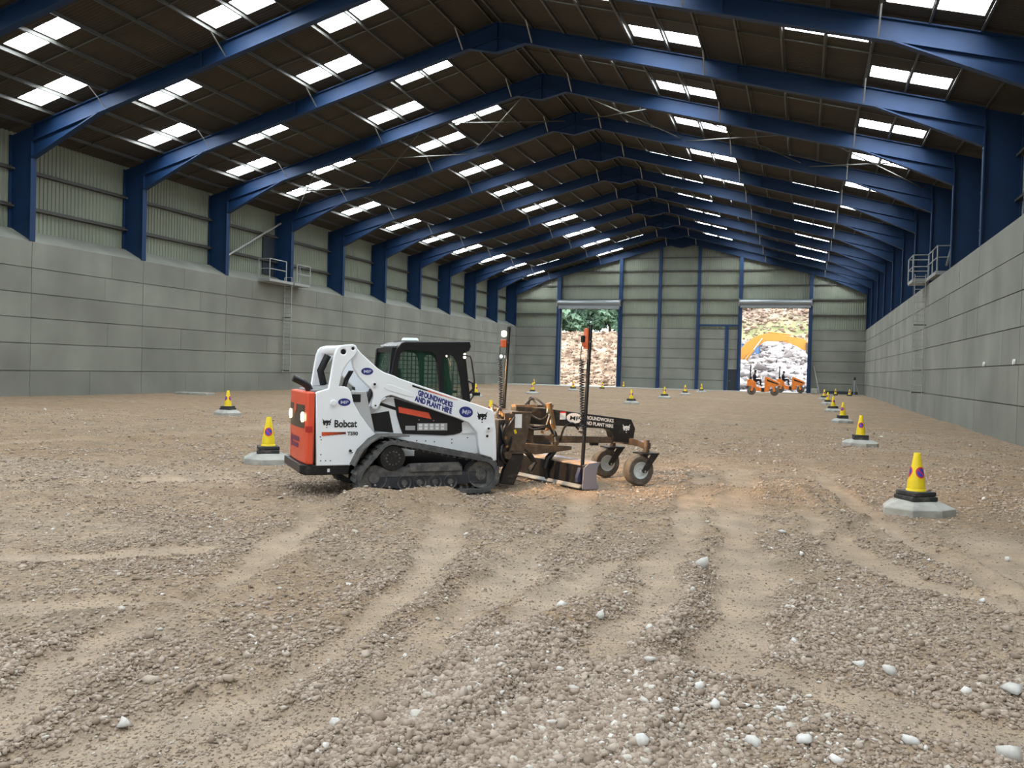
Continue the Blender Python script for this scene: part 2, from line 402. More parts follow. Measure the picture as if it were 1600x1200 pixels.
# corrugated cladding, real profile
def corr(a, bb, pitch=.2, dep=.035):
    out = []; k = a
    while k < bb:
        for f, d in ((0, 0), (.35, 0), (.5, dep), (.85, dep)):
            if k+f*pitch < bb: out.append((k+f*pitch, d))
        k += pitch
    out.append((bb, 0)); return out
def side_clad(name, x, sgn):
    m = MB(); pr = corr(YB, YG+.2); ztop = roofz(x)+.02
    vs = [(x+sgn*d, y, z) for y, d in pr for z in (6.66, ztop)]
    m.add(vs, [(2*i, 2*i+1, 2*i+3, 2*i+2) for i in range(len(pr)-1)])
    m.box(min(x-sgn*.02, x-sgn*.06), max(x-sgn*.02, x-sgn*.06), YB, YG+.3, 6.66, ztop)
    return struct(m.build(name, CLAD, fix=False))
side_clad('wall_left_cladding', XLo, 1).parent = wall_left
side_clad('wall_right_cladding', XRo, -1).parent = wall_right
m = MB()
def gclad(a, bb, z0):
    pr = corr(a, bb); yy = YG+.26
    vs = []
    for x, d in pr:
        vs += [(x, yy-d, z0), (x, yy-d, max(z0+.01, roofz(x)+.05))]
    m.add(vs, [(2*i, 2*i+1, 2*i+3, 2*i+2) for i in range(len(pr)-1)])
gclad(XLo, DL[0], 6.0); gclad(DL[0], DL[1], 7.98); gclad(DL[1], XM, 6.0); gclad(XM, DR[0], 6.0); gclad(DR[0], DR[1], 8.13); gclad(DR[1], XRo, 6.0)
struct(m.build('wall_far_cladding', CLAD, wall_far, fix=False))

# unseen rear gable added to keep sky light off the rafters, two openings guessed
m = MB()
for a, bb, z0, z1 in ((XLo, DL[0], -.6, 7.9), (DL[1], DR[0], -.6, 7.9), (DR[1]+1.5, XRo, -.6, 7.9)): m.box(a, bb, YB-.3, YB, z0, z1)
m.prism([(XLo, 7.9), (XRo, 7.9), (XRo, roofz(XRo)), (XM, ZR), (XLo, roofz(XLo))], YB-.3, YB)
struct(m.build('wall_rear_added', CON))
# ------------------------------------------------------------------ roof with rooflights
BANDSX = [(2.85, 5.33), (5.58, 8.04), (10.95, 13.38), (13.63, 16.0)]
def lights_for(band):
    out = []
    for i in range(-6, 11):  # bays behind the camera are unseen, added to brighten the foreground
        if band in (1, 3): f = [(.705, .875)] if i <= 2 else [(.585, .755)]
        else: f = [(.235, .385)] if i <= 2 else ([(.28, .43)] if i == 3 else [(.085, .25)])
        for f0, f1 in f:
            y0, y1 = frameY(i)+f0*BAY, frameY(i)+f1*BAY
            if YB+.3 < y0 and y1 < YG-.3: out.append((y0, y1))
    return out
m = MB(); SKY = mat('translucent_rooflight', (.9, .95, 1), .5, emit=(.90, .96, 1.0), estr=SKYLIGHT)
nwin = 0
for s in (-1, 1):
    dmax = (XM-XLo+.25) if s < 0 else (XRo+.25-XM)
    edges = [0, 2.85, 5.33, 5.58, 8.04, 10.95, 13.38, 13.63, 16.0, dmax]
    for a, bb in zip(edges[:-1], edges[1:]):
        segs = [(YB, YG+.4)]
        if (a, bb) in BANDSX:
            ls = lights_for(BANDSX.index((a, bb))); segs = []; c = YB
            for y0, y1 in ls: segs.append((c, y0)); c = y1
            segs.append((c, YG+.4))
            for y0, y1 in ls:
                nwin += 1; w = MB(); mid = (a+bb)/2
                for da, db in ((a, mid-.06), (mid+.06, bb)):
                    xs = [XM+s*da, XM+s*db]
                    # shallow ribs along the slope
                    k = 6; ys = np.linspace(y0, y1, 4*k+1)
                    vs = [(x, y, roofz(x)+.03+(.02 if j % 4 in (1, 2) else 0)) for j, y in enumerate(ys) for x in xs]
                    w.add(vs, [(2*j, 2*j+1, 2*j+3, 2*j+2) for j in range(4*k)])
                struct(w.build('window_%d' % nwin, SKY))
                x0, x1 = XM+s*(mid-.06), XM+s*(mid+.06)
                m.add([(x0, y0, roofz(x0)), (x1, y0, roofz(x1)), (x1, y1, roofz(x1)), (x0, y1, roofz(x0))], [(0, 1, 2, 3)])
        for y0, y1 in segs:
            x0, x1 = XM+s*a, XM+s*bb
            m.add([(x0, y0, roofz(x0)), (x1, y0, roofz(x1)), (x1, y1, roofz(x1)), (x0, y1, roofz(x0))], [(0, 1, 2, 3)])
struct(m.build('ceiling', ROOF, fix=False))

# ------------------------------------------------------------------ portal frames
UB = 14.67       # underside of rafter extrapolated to the ridge
def under(d): return UB - SL*d
def member(mb, poly_lo, poly_hi, web=.014, fl=.13, tf=.02, flo=True, fhi=True):
    """plate girder between a lower and an upper edge line (x,z)"""
    mb.prism(poly_lo + poly_hi[::-1], -web, web)
    for pl, on in ((poly_lo, flo), (poly_hi, fhi)):
        if on:
            for (ax, az), (bx, bz) in zip(pl[:-1], pl[1:]): mb.bar((ax, 0, az), (bx, 0, bz), 2*fl, tf*2, (0, 0, 1) if abs(bx-ax) > .1 else (1, 0, 0))
def make_frame():
    root = empty('portal_frame')
    for s in (-1, 1):
        xi = XL if s < 0 else XR; xo = XLo+.05 if s < 0 else XRo-.05
        X = lambda d: XM + s*d
        di, do = abs(xi-XM), abs(xo-XM)
        top = ZR-SL*do-.16
        c = MB(); member(c, [(xi, 6.15), (xi, under(di)-1.0), (xi, under(di)+.0)], [(xo, 6.73), (xo, top-.3), (xo, top)])
        c.build('column', BLUE, root)
        r = MB(); member(r, [(X(0), under(0)), (X(di), under(di))], [(X(0), ZR-.16), (X(di), ZR-.16-SL*di)])
        r.prism([(X(di), under(di)), (X(do), top), (X(di), ZR-.16-SL*di)], -.013, .013)
        for d in (9.2, di-.05): r.bar((X(d), -.1, under(d)+.02), (X(d), -.1, ZR-.18-SL*d), .02, .1); r.bar((X(d), .1, under(d)+.02), (X(d), .1, ZR-.18-SL*d), .02, .1)
        r.build('rafter', BLUE, root)
        h = MB(); member(h, [(X(13.85), under(13.85)), (X(di), 9.43)], [(X(13.85), under(13.85)), (X(di), under(di)-.02)], fhi=False)
        h.build('eaves_haunch', BLUE, root)
        for d in (1.45, 8.1, 13.5):
            MB().bar((X(d), -.12, under(d)+.03), (X(d), -.95, ZR-SL*d-.15), .05, .012).build('fly_brace', GALV, root)
    a = MB(); member(a, [(XM-1.17, under(1.17)), (XM, 14.10)], [(XM-1.17, under(1.17)), (XM, under(0)-.02)], fhi=False)
    member(a, [(XM, 14.10), (XM+1.17, under(1.17))], [(XM, under(0)-.02), (XM+1.17, under(1.17))], fhi=False)
    a.bar((XM, 0, 14.12), (XM, 0, ZR-.18), .26, .03, (1, 0, 0))
    a.build('ridge_haunch', BLUE, root)
    return root
fr0 = make_frame()
fl = []
for i in range(-3, 12):
    o = fr0 if i == -3 else copy_tree(fr0)
    o.location = (0, frameY(i) if i < 11 else YG-.22, 0); fl.append((i, o))
for i, o in fl:
    if i <= -1: lab = 'blue steel portal frame overhead behind the camera, %s from the rear end' % ORD[i+3]
    elif i == 0: lab = 'blue steel portal frame crossing the top corners of the view, nearest one in sight'
    elif i == 11: lab = 'blue steel portal frame set against the far gable wall'
    elif i == 4: lab = 'blue steel portal frame whose column stands beside the ladder platforms'
    else: lab = 'blue steel portal frame, %s in from the nearest column on the left wall' % ORD[i-1]
    tag(o, lab, 'steel frame', 'blue portal frames')
# purlins and sag rods
for s in (-1, 1):
    side = 'left' if s < 0 else 'right'
    ds = [.2, 1.45, 2.77, 4.09, 5.45, 6.81, 8.12, 9.45, 10.86, 12.16, 13.5, 14.8, 16.08, 17.3]
    for k, d in enumerate(ds):
        x = XM+s*d; z = ZR-SL*d
        p = MB(); p.box(-.008, .008, YB, YG+.2, -.155, -.012); p.box(0, .06*s if s > 0 else 0, YB, YG+.2, -.02, -.012)
        p.box(min(0, -s*.06), max(0, -s*.06), YB, YG+.2, -.155, -.145)
        o = p.build('roof_purlin', PURL); o.location = (x, 0, z)
        tag(o, 'thin steel purlin under the %s roof slope, %s down from the ridge' % (side, ORD[k]), 'purlin', 'roof purlins')
    for i in range(-1, 11):
        y = frameY(i)+BAY*.5
        if i >= 3: y = frameY(i)+BAY*.35
        r = MB(); dm = 18.0; r.bar((0, 0, 0), (s*dm, 0, -SL*dm), .035, .035); o = r.build('sag_rod', PURL); o.location = (XM, y, ZR-.06)
        nm = 'nearest sag rod line' if i == -1 else '%s sag rod line from the near end' % ORD[i+1]
        tag(o, 'thin tie rod down the %s roof slope, %s' % (side, nm), 'tie rod', 'roof sag rods')
# side sheeting rails
for s, x in ((-1, XLo+.06), (1, XRo-.06)):
    for z, nm in ((7.62, 'lower'), (9.10, 'upper')):
        p = MB(); p.box(min(0, -s*.16), max(0, -s*.16), YB, YG+.2, -.01, .01); p.box(min(-s*.16, -s*.15), max(-s*.16, -s*.15), YB, YG+.2, -.07, .01); p.box(-.02, .02, YB, YG+.2, -.09, .09)
        o = p.build('sheeting_rail', PURL); o.location = (x, 0, z)
        tag(o, '%s sheeting rail along the cladding above the %s wall' % (nm, 'left' if s < 0 else 'right'), 'rail', 'side sheeting rails')
for k, z in enumerate((6.08, 7.55, 9.03, 10.45, 11.9, 13.2)):
    d = (roofz(XM)-.35-z)/SL; x0, x1 = max(XLo+.1, XM-d), min(XRo-.1, XM+d)
    p = MB(); segs = [(x0, x1)]
    if z < 8.0: segs = [(x0, DL[0]-.1), (DL[1]+.1, DR[0]-.1), (DR[1]+.1, x1)]
    for a, bb in segs: p.box(a, bb, YG+.03, YG+.22, z-.015, z+.015); p.box(a, bb, YG+.03, YG+.045, z-.09, z+.015)
    o = p.build('gable_rail', PURL); tag(o, 'horizontal sheeting rail across the far gable, %s from the bottom' % ORD[k], 'rail', 'gable rails')
# gable posts
for k, (x, w, nm) in enumerate(((-24.28, .42, 'left of the left doorway'), (-17.78, .36, 'right of the left doorway'), (-13.82, .30, 'left of the two tall central ones'), (-9.97, .30, 'right of the two tall central ones'), (-5.96, .34, 'left of the right doorway'), (.52, .34, 'right of the right doorway'))):
    p = MB(); zt = under(abs(x-XM))-.02
    p.box(x-w/2, x+w/2, YG-.34, YG-.31, 0, zt); p.box(x-w/2, x+w/2, YG-.03, YG-.005, 0, zt); p.box(x-.012, x+.012, YG-.31, YG-.03, 0, zt)
    o = p.build('gable_post', BLUE); tag(o, 'tall blue steel post on the far gable, %s' % nm, 'post', 'gable posts')
o = MB().box(-9.8, -6.15, YG-.2, YG-.02, 6.36, 6.54).build('door_lintel_beam', BLUE); tag(o, 'blue horizontal beam between two gable posts above the small doorway', 'beam')
o = MB().box(-7.34, -7.02, YG-.2, YG-.02, .08, 6.35).build('door_post', BLUE); tag(o, 'short blue post beside the small dark doorway in the gable', 'post')
# roller shutters
for (a, bb), nm in ((DL, 'left'), (DR, 'right')):
    r = empty('roller_shutter', ((a+bb)/2, YG-.1, 0), 0, 'grey roller shutter wound up above the open %s doorway in the far gable' % nm, 'roller shutter', 'roller shutters')
    hw = (bb-a)/2+.25; dz = .07 if nm == 'right' else 0
    MB().lathe([(.0, -hw), (.27, -hw), (.27, hw), (0, hw)], (0, -.62, 8.60+dz), 'x', 20).build('drum_housing', SHUT, r, smooth=True)
    MB().box(-hw+.1, hw-.1, -.66, -.60, 7.98 if nm == 'left' else 8.14, 8.35+dz).build('rolled_curtain', SHUT, r)
    for s in (-1, 1):
        MB().box(s*(hw)-.03, s*(hw)+.03, -.95, -.26, 8.25+dz, 8.93+dz).build('end_plate', SHUT, r)
        MB().box(s*(hw-.14)-.07, s*(hw-.14)+.07, -.62, -.50, .08, 8.2+dz).build('guide_rail', BLUE, r)
    MB().box(hw-.2, hw+.1, -.5, -.26, 8.4, 8.7).build('motor', BLKC, r)
# wind bracing in the braced bay
def brace(a, bb, lab, r=.06):
    o = MB().tube([a, bb], r, 8).build('wind_brace', GALV if r > .05 else PURL, smooth=True); tag(o, lab, 'brace', 'wind braces')
fy3, fy4 = frameY(3), frameY(4)
brace((-29.7, fy3+.2, 6.95), (-29.7, fy4-.2, 9.9), 'grey diagonal brace tube on the left cladding before the ladder platform')
brace((6.1, fy4-.2, 6.95), (6.1, fy3+.2, 9.9), 'grey diagonal brace tube on the right cladding near the ladder platform')
def rz_(x): return roofz(x)-.40
for s in (-1, 1):
    nm = 'left' if s < 0 else 'right'
    for k, (d0, d1) in enumerate(((.5, 5.6), (5.9, 11.4), (11.8, 16.8))):
        where = ('beside the ridge', 'halfway down', 'beside the eaves')[k]
        brace((XM+s*d0, fy3+.2, rz_(XM+s*d0)), (XM+s*d1, fy4-.2, rz_(XM+s*d1)), 'slim roof brace of the %s slope %s, running outwards away from camera' % (nm, where), .028)
        brace((XM+s*d1, fy3+.2, rz_(XM+s*d1)-.1), (XM+s*d0, fy4-.2, rz_(XM+s*d0)-.1), 'slim roof brace of the %s slope %s, running inwards away from camera' % (nm, where), .028)
# escape door beside left platform
d2 = struct(MB().box(XLo+.06, XLo+.10, 42.4, 43.55, 6.78, 8.95).build('door_2', DARK))

# ------------------------------------------------------------------ ladders and platforms
def platform(name, lab, xw, xi, y0, y1, zd, lady, gap):
    """deck reaching from the wall top xw inward to xi, with guard rails; ladder at lady"""
    r = empty('access_platform', (xi, lady, zd), 0, lab, 'platform', 'access platforms')
    X = lambda x: x-xi; Y = lambda y: y-lady
    for ya, yb in ((y0, lady-.08), (lady+.08, y1)): MB().box(min(X(xi), X(xw)), max(X(xi), X(xw)), Y(ya), Y(yb), -.14, 0).build('deck', GALV, r)
    g = MB()
    posts = [(xi, y0), (xi, gap[0]), (xi, gap[1]), (xi, y1), (xw, y0), (xw, y1)]
    for (x, y) in posts: MB().tube([(X(x), Y(y), 0), (X(x), Y(y), 1.1)], .03, 8).build('guard_post', GALV, r)
    for z in (.55, 1.1):
        for a, bb in (((xi, y0), (xi, gap[0])), ((xi, gap[1]), (xi, y1)), ((xi, y0), (xw, y0)), ((xi, y1), (xw, y1))):
            MB().tube([(X(a[0]), Y(a[1]), z), (X(bb[0]), Y(bb[1]), z)], .025, 8).build('guard_rail', GALV, r)
    return r
r = empty('access_platform', (4.75, 44.15, 6.42), 0, 'grey railed platform at the top of the ladder on the right wall', 'platform', 'access platforms')
MB().box(0, 1.28, 0, 1.85, -.16, 0).build('deck', GALV, r)
for x, y, z in ((0, 0, 0), (0, 1.82, 0), (.66, 0, 0), (1.66, 0, .30), (1.66, 1.82, .30)): MB().tube([(x, y, z-.1), (x, y, 1.1)], .03, 8).build('guard_post', GALV, r)
MB().box(.58, 1.20, -3.0, -.02, -.16, 0).build('walkway_deck', GALV, r)
for y in (-2.95, -1.5): MB().tube([(.64, y, -.1), (.64, y, 1.1)], .03, 8).build('guard_post', GALV, r)
for z in (.60, 1.1): MB().tube([(.64, -.02, z), (.64, -2.95, z), (1.45, -2.95, z)], .025, 8).build('guard_rail', GALV, r)
for z in (.55, 1.1):
    for a, bb in (((0, 0), (1.66, 0)), ((0, 0), (0, 1.82)), ((0, 1.82), (1.66, 1.82))): MB().tube([(a[0], a[1], z), (bb[0], bb[1], z)], .025, 8).build('guard_rail', GALV, r)
platform('p', 'grey railed platform at the top of the ladder on the left wall', -28.98, -28.25, 40.5, 44.6, 6.30, 42.9, (42.1, 43.2))
def ladder(lab, x0, x1, y, z0, z1):
    r = empty('access_ladder', ((x0+x1)/2, y, z0), 0, lab, 'ladder', 'wall ladders')
    hx = abs(x1-x0)/2
    for s in (-1, 1): MB().bar((s*hx, 0, 0), (s*hx, 0, z1-z0), .05, .03).build('stile', GALV, r)
    k = 0.15
    while k < z1-z0: MB().tube([(-hx, 0, k), (hx, 0, k)], .018, 6).build('rung', GALV, r); k += .3
    s = 1 if x0 > 0 else -1
    for z in (.1, (z1-z0)*.58): MB().bar((-hx if s > 0 else hx, .06, z), (s*(hx+.09), .06, z), .06, .06).build('wall_bracket', PURL, r)
ladder('galvanised ladder climbing the right concrete wall to the platform', 4.84, 5.30, 44.04, .95, 6.6)
ladder('galvanised ladder climbing the left concrete wall to the platform', -28.88, -28.40, 42.9, 1.05, 6.6)

# small fixings on right wall
for k, (y, z, c, nm) in enumerate(((30.1, 2.2, WSTK, 'white'), (26.1, 2.2, WSTK, 'white'), (22.2, 2.2, WSTK, 'white'), (18.3, 2.22, PURL, 'dark'))):
    o = MB().lathe([(0, 0), (.075, 0), (.075, .05), (0, .05)], (0, 0, 0), 'x', 14).build('wall_patch', c); o.location = (XR-.075, y, z)
    tag(o, 'small round %s plug on the right concrete wall, %s' % (nm, ('nearest the ladder', 'second from the ladder', 'third from the ladder', 'nearest the camera')[k]), 'plug', 'wall plugs')

# ------------------------------------------------------------------ ground
def grow(a, bb, s0, rate, lo=None):
    out = [a]; s = s0
    while out[-1] < bb: out.append(out[-1]+s); s *= rate
    out[-1] = bb; return out
xs = [-x for x in grow(9.5, -XL+.05, .035, 1.02)][::-1][:-1] + list(np.arange(-9.5, 3.6, .03)) + list(np.arange(3.6, XR+.08, .06))
ys = [YB, -8, -4, -1, 0.5, 1.2, 1.8] + list(np.arange(2.2, 6, .024)) + list(np.arange(6, 14, .038)) + grow(14, YG+.4, .05, 1.012)
xs = np.array(xs); ys = np.array(ys)
GX, GY = np.meshgrid(xs, ys); H, D = ground(GX.ravel(), GY.ravel())
nv = H.size; me = bpy.data.meshes.new('floor'); me.vertices.add(nv)
co = np.stack([GX.ravel(), GY.ravel(), H], 1).astype(np.float32); me.vertices.foreach_set('co', co.ravel())
nx, ny = len(xs), len(ys); ii = np.arange(nx-1)[None, :] + nx*np.arange(ny-1)[:, None]
q = np.stack([ii, ii+1, ii+1+nx, ii+nx], -1).reshape(-1, 4).astype(np.int32)
me.loops.add(q.size); me.loops.foreach_set('vertex_index', q.ravel()); me.polygons.add(len(q))
me.polygons.foreach_set('loop_start', np.arange(0, q.size, 4, dtype=np.int32)); me.polygons.foreach_set('loop_total', np.full(len(q), 4, np.int32))
me.update(); at = me.attributes.new('dust', 'FLOAT', 'POINT'); at.data.foreach_set('value', D.astype(np.float32))
me.polygons.foreach_set('use_smooth', [True]*len(q))
sub = np.clip(sstep(5.5, 14, GY.ravel()) + .9*fbm(GX.ravel()*.25, GY.ravel()*.5, 55, 3), 0, 1); at = me.attributes.new('subsoil', 'FLOAT', 'POINT'); at.data.foreach_set('value', sub.astype(np.float32))
gm = bpy.data.materials.new('crushed_stone_ground'); gm.use_nodes = True; n = gm.node_tree; b = n.nodes['Principled BSDF']; b.inputs['Roughness'].default_value = .95; b.inputs['Specular IOR Level'].default_value = .15
L = n.links.new
def N(t, **k):
    x = n.nodes.new(t)
    for a, v in k.items(): x.inputs[a].default_value = v
    return x
t = N('ShaderNodeTexCoord'); vo = N('ShaderNodeTexVoronoi', Scale=26.0); vo2 = N('ShaderNodeTexVoronoi', Scale=60.0)
nz = N('ShaderNodeTexNoise', Scale=.35, Detail=5.0); nz2 = N('ShaderNodeTexNoise', Scale=3.0, Detail=8.0); nz3 = N('ShaderNodeTexNoise', Scale=160.0, Detail=3.0)
for x in (vo, vo2, nz2, nz3): L(t.outputs['Object'], x.inputs['Vector'])
mpn = n.nodes.new('ShaderNodeMapping'); mpn.inputs['Rotation'].default_value = (0, 0, math.radians(-38)); mpn.inputs['Scale'].default_value = (.45, 2.4, 1); L(t.outputs['Object'], mpn.inputs[0]); L(mpn.outputs[0], nz.inputs['Vector'])
at = N('ShaderNodeAttribute'); at.attribute_name = 'dust'
def ramp(src, stops):
    r = n.nodes.new('ShaderNodeValToRGB')
    while len(r.color_ramp.elements) < len(stops): r.color_ramp.elements.new(.5)
    for e, (p, c) in zip(r.color_ramp.elements, stops): e.position = p; e.color = (*c, 1)
    L(src, r.inputs[0]); return r.outputs[0]
def mix(f, a, bb, mode='MIX'):
    x = n.nodes.new('ShaderNodeMix'); x.data_type = 'RGBA'; x.blend_type = mode
    if isinstance(f, float): x.inputs[0].default_value = f
    else: L(f, x.inputs[0])
    for i, v in ((6, a), (7, bb)):
        if isinstance(v, tuple): x.inputs[i].default_value = (*v, 1)
        else: L(v, x.inputs[i])
    return x.outputs[2]
sv = N('ShaderNodeSeparateColor'); L(vo.outputs['Color'], sv.inputs[0])
cell = ramp(sv.outputs[0], [(0, (.36, .30, .24)), (.5, (.47, .405, .32)), (.85, (.54, .475, .385)), (1, (.64, .585, .50))])
big = ramp(nz.outputs[0], [(.32, (.42, .315, .22)), (.5, (.46, .385, .295)), (.68, (.40, .36, .30))])
mid = ramp(nz2.outputs[0], [(.3, (.80, .80, .80)), (.7, (1.15, 1.13, 1.10))])
c = mix(.5, cell, big); c = mix(1.0, c, mid, 'MULTIPLY')
c = mix(at.outputs['Fac'], c, mix(1.0, (.49, .428, .35), mid, 'MULTIPLY'))
at2 = N('ShaderNodeAttribute'); at2.attribute_name = 'subsoil'
c = mix(1.0, c, mix(at2.outputs['Fac'], (.72, .665, .61), (.58, .505, .43)), 'MULTIPLY')
L(c, b.inputs['Base Color'])
ma = n.nodes.new('ShaderNodeMath'); ma.operation = 'MULTIPLY'; L(vo.outputs['Distance'], ma.inputs[0]); ma.inputs[1].default_value = -1.0
ma2 = n.nodes.new('ShaderNodeMath'); ma2.operation = 'MULTIPLY_ADD'; L(vo2.outputs['Distance'], ma2.inputs[0]); ma2.inputs[1].default_value = -.5; L(ma.outputs[0], ma2.inputs[2])
ma3 = n.nodes.new('ShaderNodeMath'); ma3.operation = 'MULTIPLY_ADD'; L(nz3.outputs[0], ma3.inputs[0]); ma3.inputs[1].default_value = .3; L(ma2.outputs[0], ma3.inputs[2])
st = n.nodes.new('ShaderNodeMapRange'); L(at.outputs['Fac'], st.inputs[0]); st.inputs[3].default_value = .8; st.inputs[4].default_value = .45
bp = N('ShaderNodeBump', Distance=.03); L(st.outputs[0], bp.inputs['Strength']); L(ma3.outputs[0], bp.inputs['Height']); L(bp.outputs[0], b.inputs['Normal'])
me.materials.append(gm); fl_ = bpy.data.objects.new('floor', me); C.objects.link(fl_); struct(fl_)

# loose stones
PH = (1+5**.5)/2
IV = np.array([(-1, PH, 0), (1, PH, 0), (-1, -PH, 0), (1, -PH, 0), (0, -1, PH), (0, 1, PH), (0, -1, -PH), (0, 1, -PH), (PH, 0, -1), (PH, 0, 1), (-PH, 0, -1), (-PH, 0, 1)])/1.9
IF = np.array([(0, 11, 5), (0, 5, 1), (0, 1, 7), (0, 7, 10), (0, 10, 11), (1, 5, 9), (5, 11, 4), (11, 10, 2), (10, 7, 6), (7, 1, 8), (3, 9, 4), (3, 4, 2), (3, 2, 6), (3, 6, 8), (3, 8, 9), (4, 9, 5), (2, 4, 11), (6, 2, 10), (8, 6, 7), (9, 8, 1)])
def stones(name, P, size, tone, m, flat=.66, jit=.40):
    k = len(P); V = IV[None]*(1+rng.uniform(-jit, jit, (k, 12, 1))) + rng.uniform(-.15, .15, (k, 12, 3))
    V = V*rng.uniform(.65, 1.25, (k, 1, 3)); V[:, :, 2] *= flat
    a = rng.uniform(0, 6.283, k); tl = rng.normal(0, .35, k)
    x, y, z = V[..., 0], V[..., 1], V[..., 2]; ct, st_ = np.cos(tl)[:, None], np.sin(tl)[:, None]
    x, z = x*ct - z*st_, x*st_+z*ct; ca, sa = np.cos(a)[:, None], np.sin(a)[:, None]; x, y = x*ca-y*sa, x*sa+y*ca
    V = np.stack([x, y, z], -1)*(size[:, None, None]*.5) + P[:, None, :]
    F = (IF[None] + 12*np.arange(k)[:, None, None]).reshape(-1, 3).astype(np.int32)
    me = bpy.data.meshes.new(name); me.vertices.add(k*12); me.vertices.foreach_set('co', V.astype(np.float32).ravel())
    me.loops.add(F.size); me.loops.foreach_set('vertex_index', F.ravel()); me.polygons.add(len(F))
    me.polygons.foreach_set('loop_start', np.arange(0, F.size, 3, dtype=np.int32)); me.polygons.foreach_set('loop_total', np.full(len(F), 3, np.int32))
    me.update(); at = me.attributes.new('tone', 'FLOAT', 'POINT'); at.data.foreach_set('value', np.repeat(tone, 12).astype(np.float32))
    me.materials.append(m); o = bpy.data.objects.new(name, me); C.objects.link(o); return o
def stone_mat(name, stops, rough=.9):
    global n
    m = bpy.data.materials.new(name); m.use_nodes = True; n = m.node_tree; b = n.nodes['Principled BSDF']; b.inputs['Roughness'].default_value = rough; b.inputs['Specular IOR Level'].default_value = .2
    a = n.nodes.new('ShaderNodeAttribute'); a.attribute_name = 'tone'
    r = n.nodes.new('ShaderNodeValToRGB')
    while len(r.color_ramp.elements) < len(stops): r.color_ramp.elements.new(.5)
    for e, (p, c) in zip(r.color_ramp.elements, stops): e.position = p; e.color = (*c, 1)
    n.links.new(a.outputs['Fac'], r.inputs[0])
    t = n.nodes.new('ShaderNodeTexCoord'); nz = n.nodes.new('ShaderNodeTexNoise'); nz.inputs['Scale'].default_value = 40; n.links.new(t.outputs['Object'], nz.inputs['Vector'])
    mr = n.nodes.new('ShaderNodeMapRange'); mr.inputs[3].default_value = .8; mr.inputs[4].default_value = 1.2; n.links.new(nz.outputs[0], mr.inputs[0])
    vm = n.nodes.new('ShaderNodeVectorMath'); vm.operation = 'SCALE'; n.links.new(r.outputs[0], vm.inputs[0]); n.links.new(mr.outputs[0], vm.inputs['Scale']); n.links.new(vm.outputs[0], b.inputs['Base Color'])
    return m
GRV = stone_mat('gravel_stone', [(0, (.24, .185, .14)), (.35, (.315, .252, .196)), (.7, (.375, .308, .245)), (.9, (.43, .365, .30)), (.95, (.50, .47, .41)), (1, (.68, .66, .62))])
nst = 420000
u = rng.random(nst); r = 1/(1/2.9 - u*(1/2.9-1/30.0)); th = math.pi/2 + yaw + rng.uniform(-.60, .60, nst)
px, py = r*np.cos(th), r*np.sin(th); ok = (px < XR-.1) & (px > XL+.1); px, py, r = px[ok], py[ok], r[ok]
gh, gd = ground(px, py)
clump = fbm(px*1.1, py*1.1, 44, 3)
keep = rng.random(len(px)) < np.clip((1-gd)*(.44+1.8*clump), .18, 1)
px, py, r, gh = px[keep], py[keep], r[keep], gh[keep]
gd = gd[keep]
sz = np.clip(rng.lognormal(math.log(.0175), .42, len(px)), .007, .07)*np.clip(r/8, 1, 2.2)**.6*(1-.45*gd)
white = .02 + .16*sstep(0, .5, fbm(px*.7+5, py*.7, 61, 2))*sstep(-2.2, -.5, px)*sstep(8.5, 5, py) + .10*np.exp(-((px+.6)**2+(py-4.0)**2)/.3)
tone = np.where(rng.random(len(px)) < white, rng.uniform(.92, 1, len(px)), rng.uniform(0, .9, len(px)))
inm = np.hypot(px-MO[0], py-MO[1]) > 0
g = stones('loose_gravel', np.stack([px, py, gh+sz*.10], 1), sz, tone, GRV); g['kind'] = 'stuff'; g['label'] = 'crushed stone scattered over the hall floor'; g['category'] = 'gravel'
# individual larger stones
LIME = stone_mat('pale_limestone', [(0, (.42, .40, .36)), (1, (.66, .65, .62))])
RK = [(-0.71, 6.99, .13), (-1.51, 5.61, .08), (-1.22, 5.51, .06), (-0.72, 6.36, .06), (-0.73, 4.6, .07), (-0.45, 4.42, .08), (-0.36, 4.24, .06), (-0.87, 5.36, .055), (-0.6, 3.62, .085), (-0.16, 3.91, .07), (0.05, 3.99, .08), (0.51, 4.14, .07), (0.51, 5.14, .07), (0.36, 5.19, .06), (1.11, 5.1, .09), (0.91, 4.23, .09), (0.0, 5.38, .05), (-1.92, 3.32, .07), (-2.83, 3.03, .07), (-0.04, 7.36, .05), (0.04, 8.17, .06), (-0.15, 9.38, .07), (1.88, 9.06, .06), (1.34, 7.25, .05)]
RNM = ['beside the rut under the view centre, largest of the pale stones', 'lying left of the middle rut beside a smaller one', 'small, lying just right of a bigger pale stone in the middle rut', 'small, just in front of the largest pale stone', 'in the stony heap at the bottom centre, rear one', 'at the right edge of the bottom centre heap', 'small, at the foot of the bottom centre heap', 'in the churned patch above the bottom centre heap', 'lowest and biggest in the bottom centre heap', 'at the bottom edge just right of centre', 'at the bottom edge, second right of centre', 'at the bottom edge towards the lower right', 'in the gravel line across the lower right, right one', 'in the gravel line across the lower right, left one', 'at the right edge of the picture near the bottom', 'in the bottom right corner', 'lone small one right of the bottom centre rut', 'at the bottom edge left of centre', 'at the bottom edge near the left corner', 'small, in the right of the twin wheel paths', 'small, between right wheel path and nearest cone', 'at the top of the gravel line beside the right wheel path', 'beside the smooth patch near the right edge', 'small, in front of the smooth patch on the right']
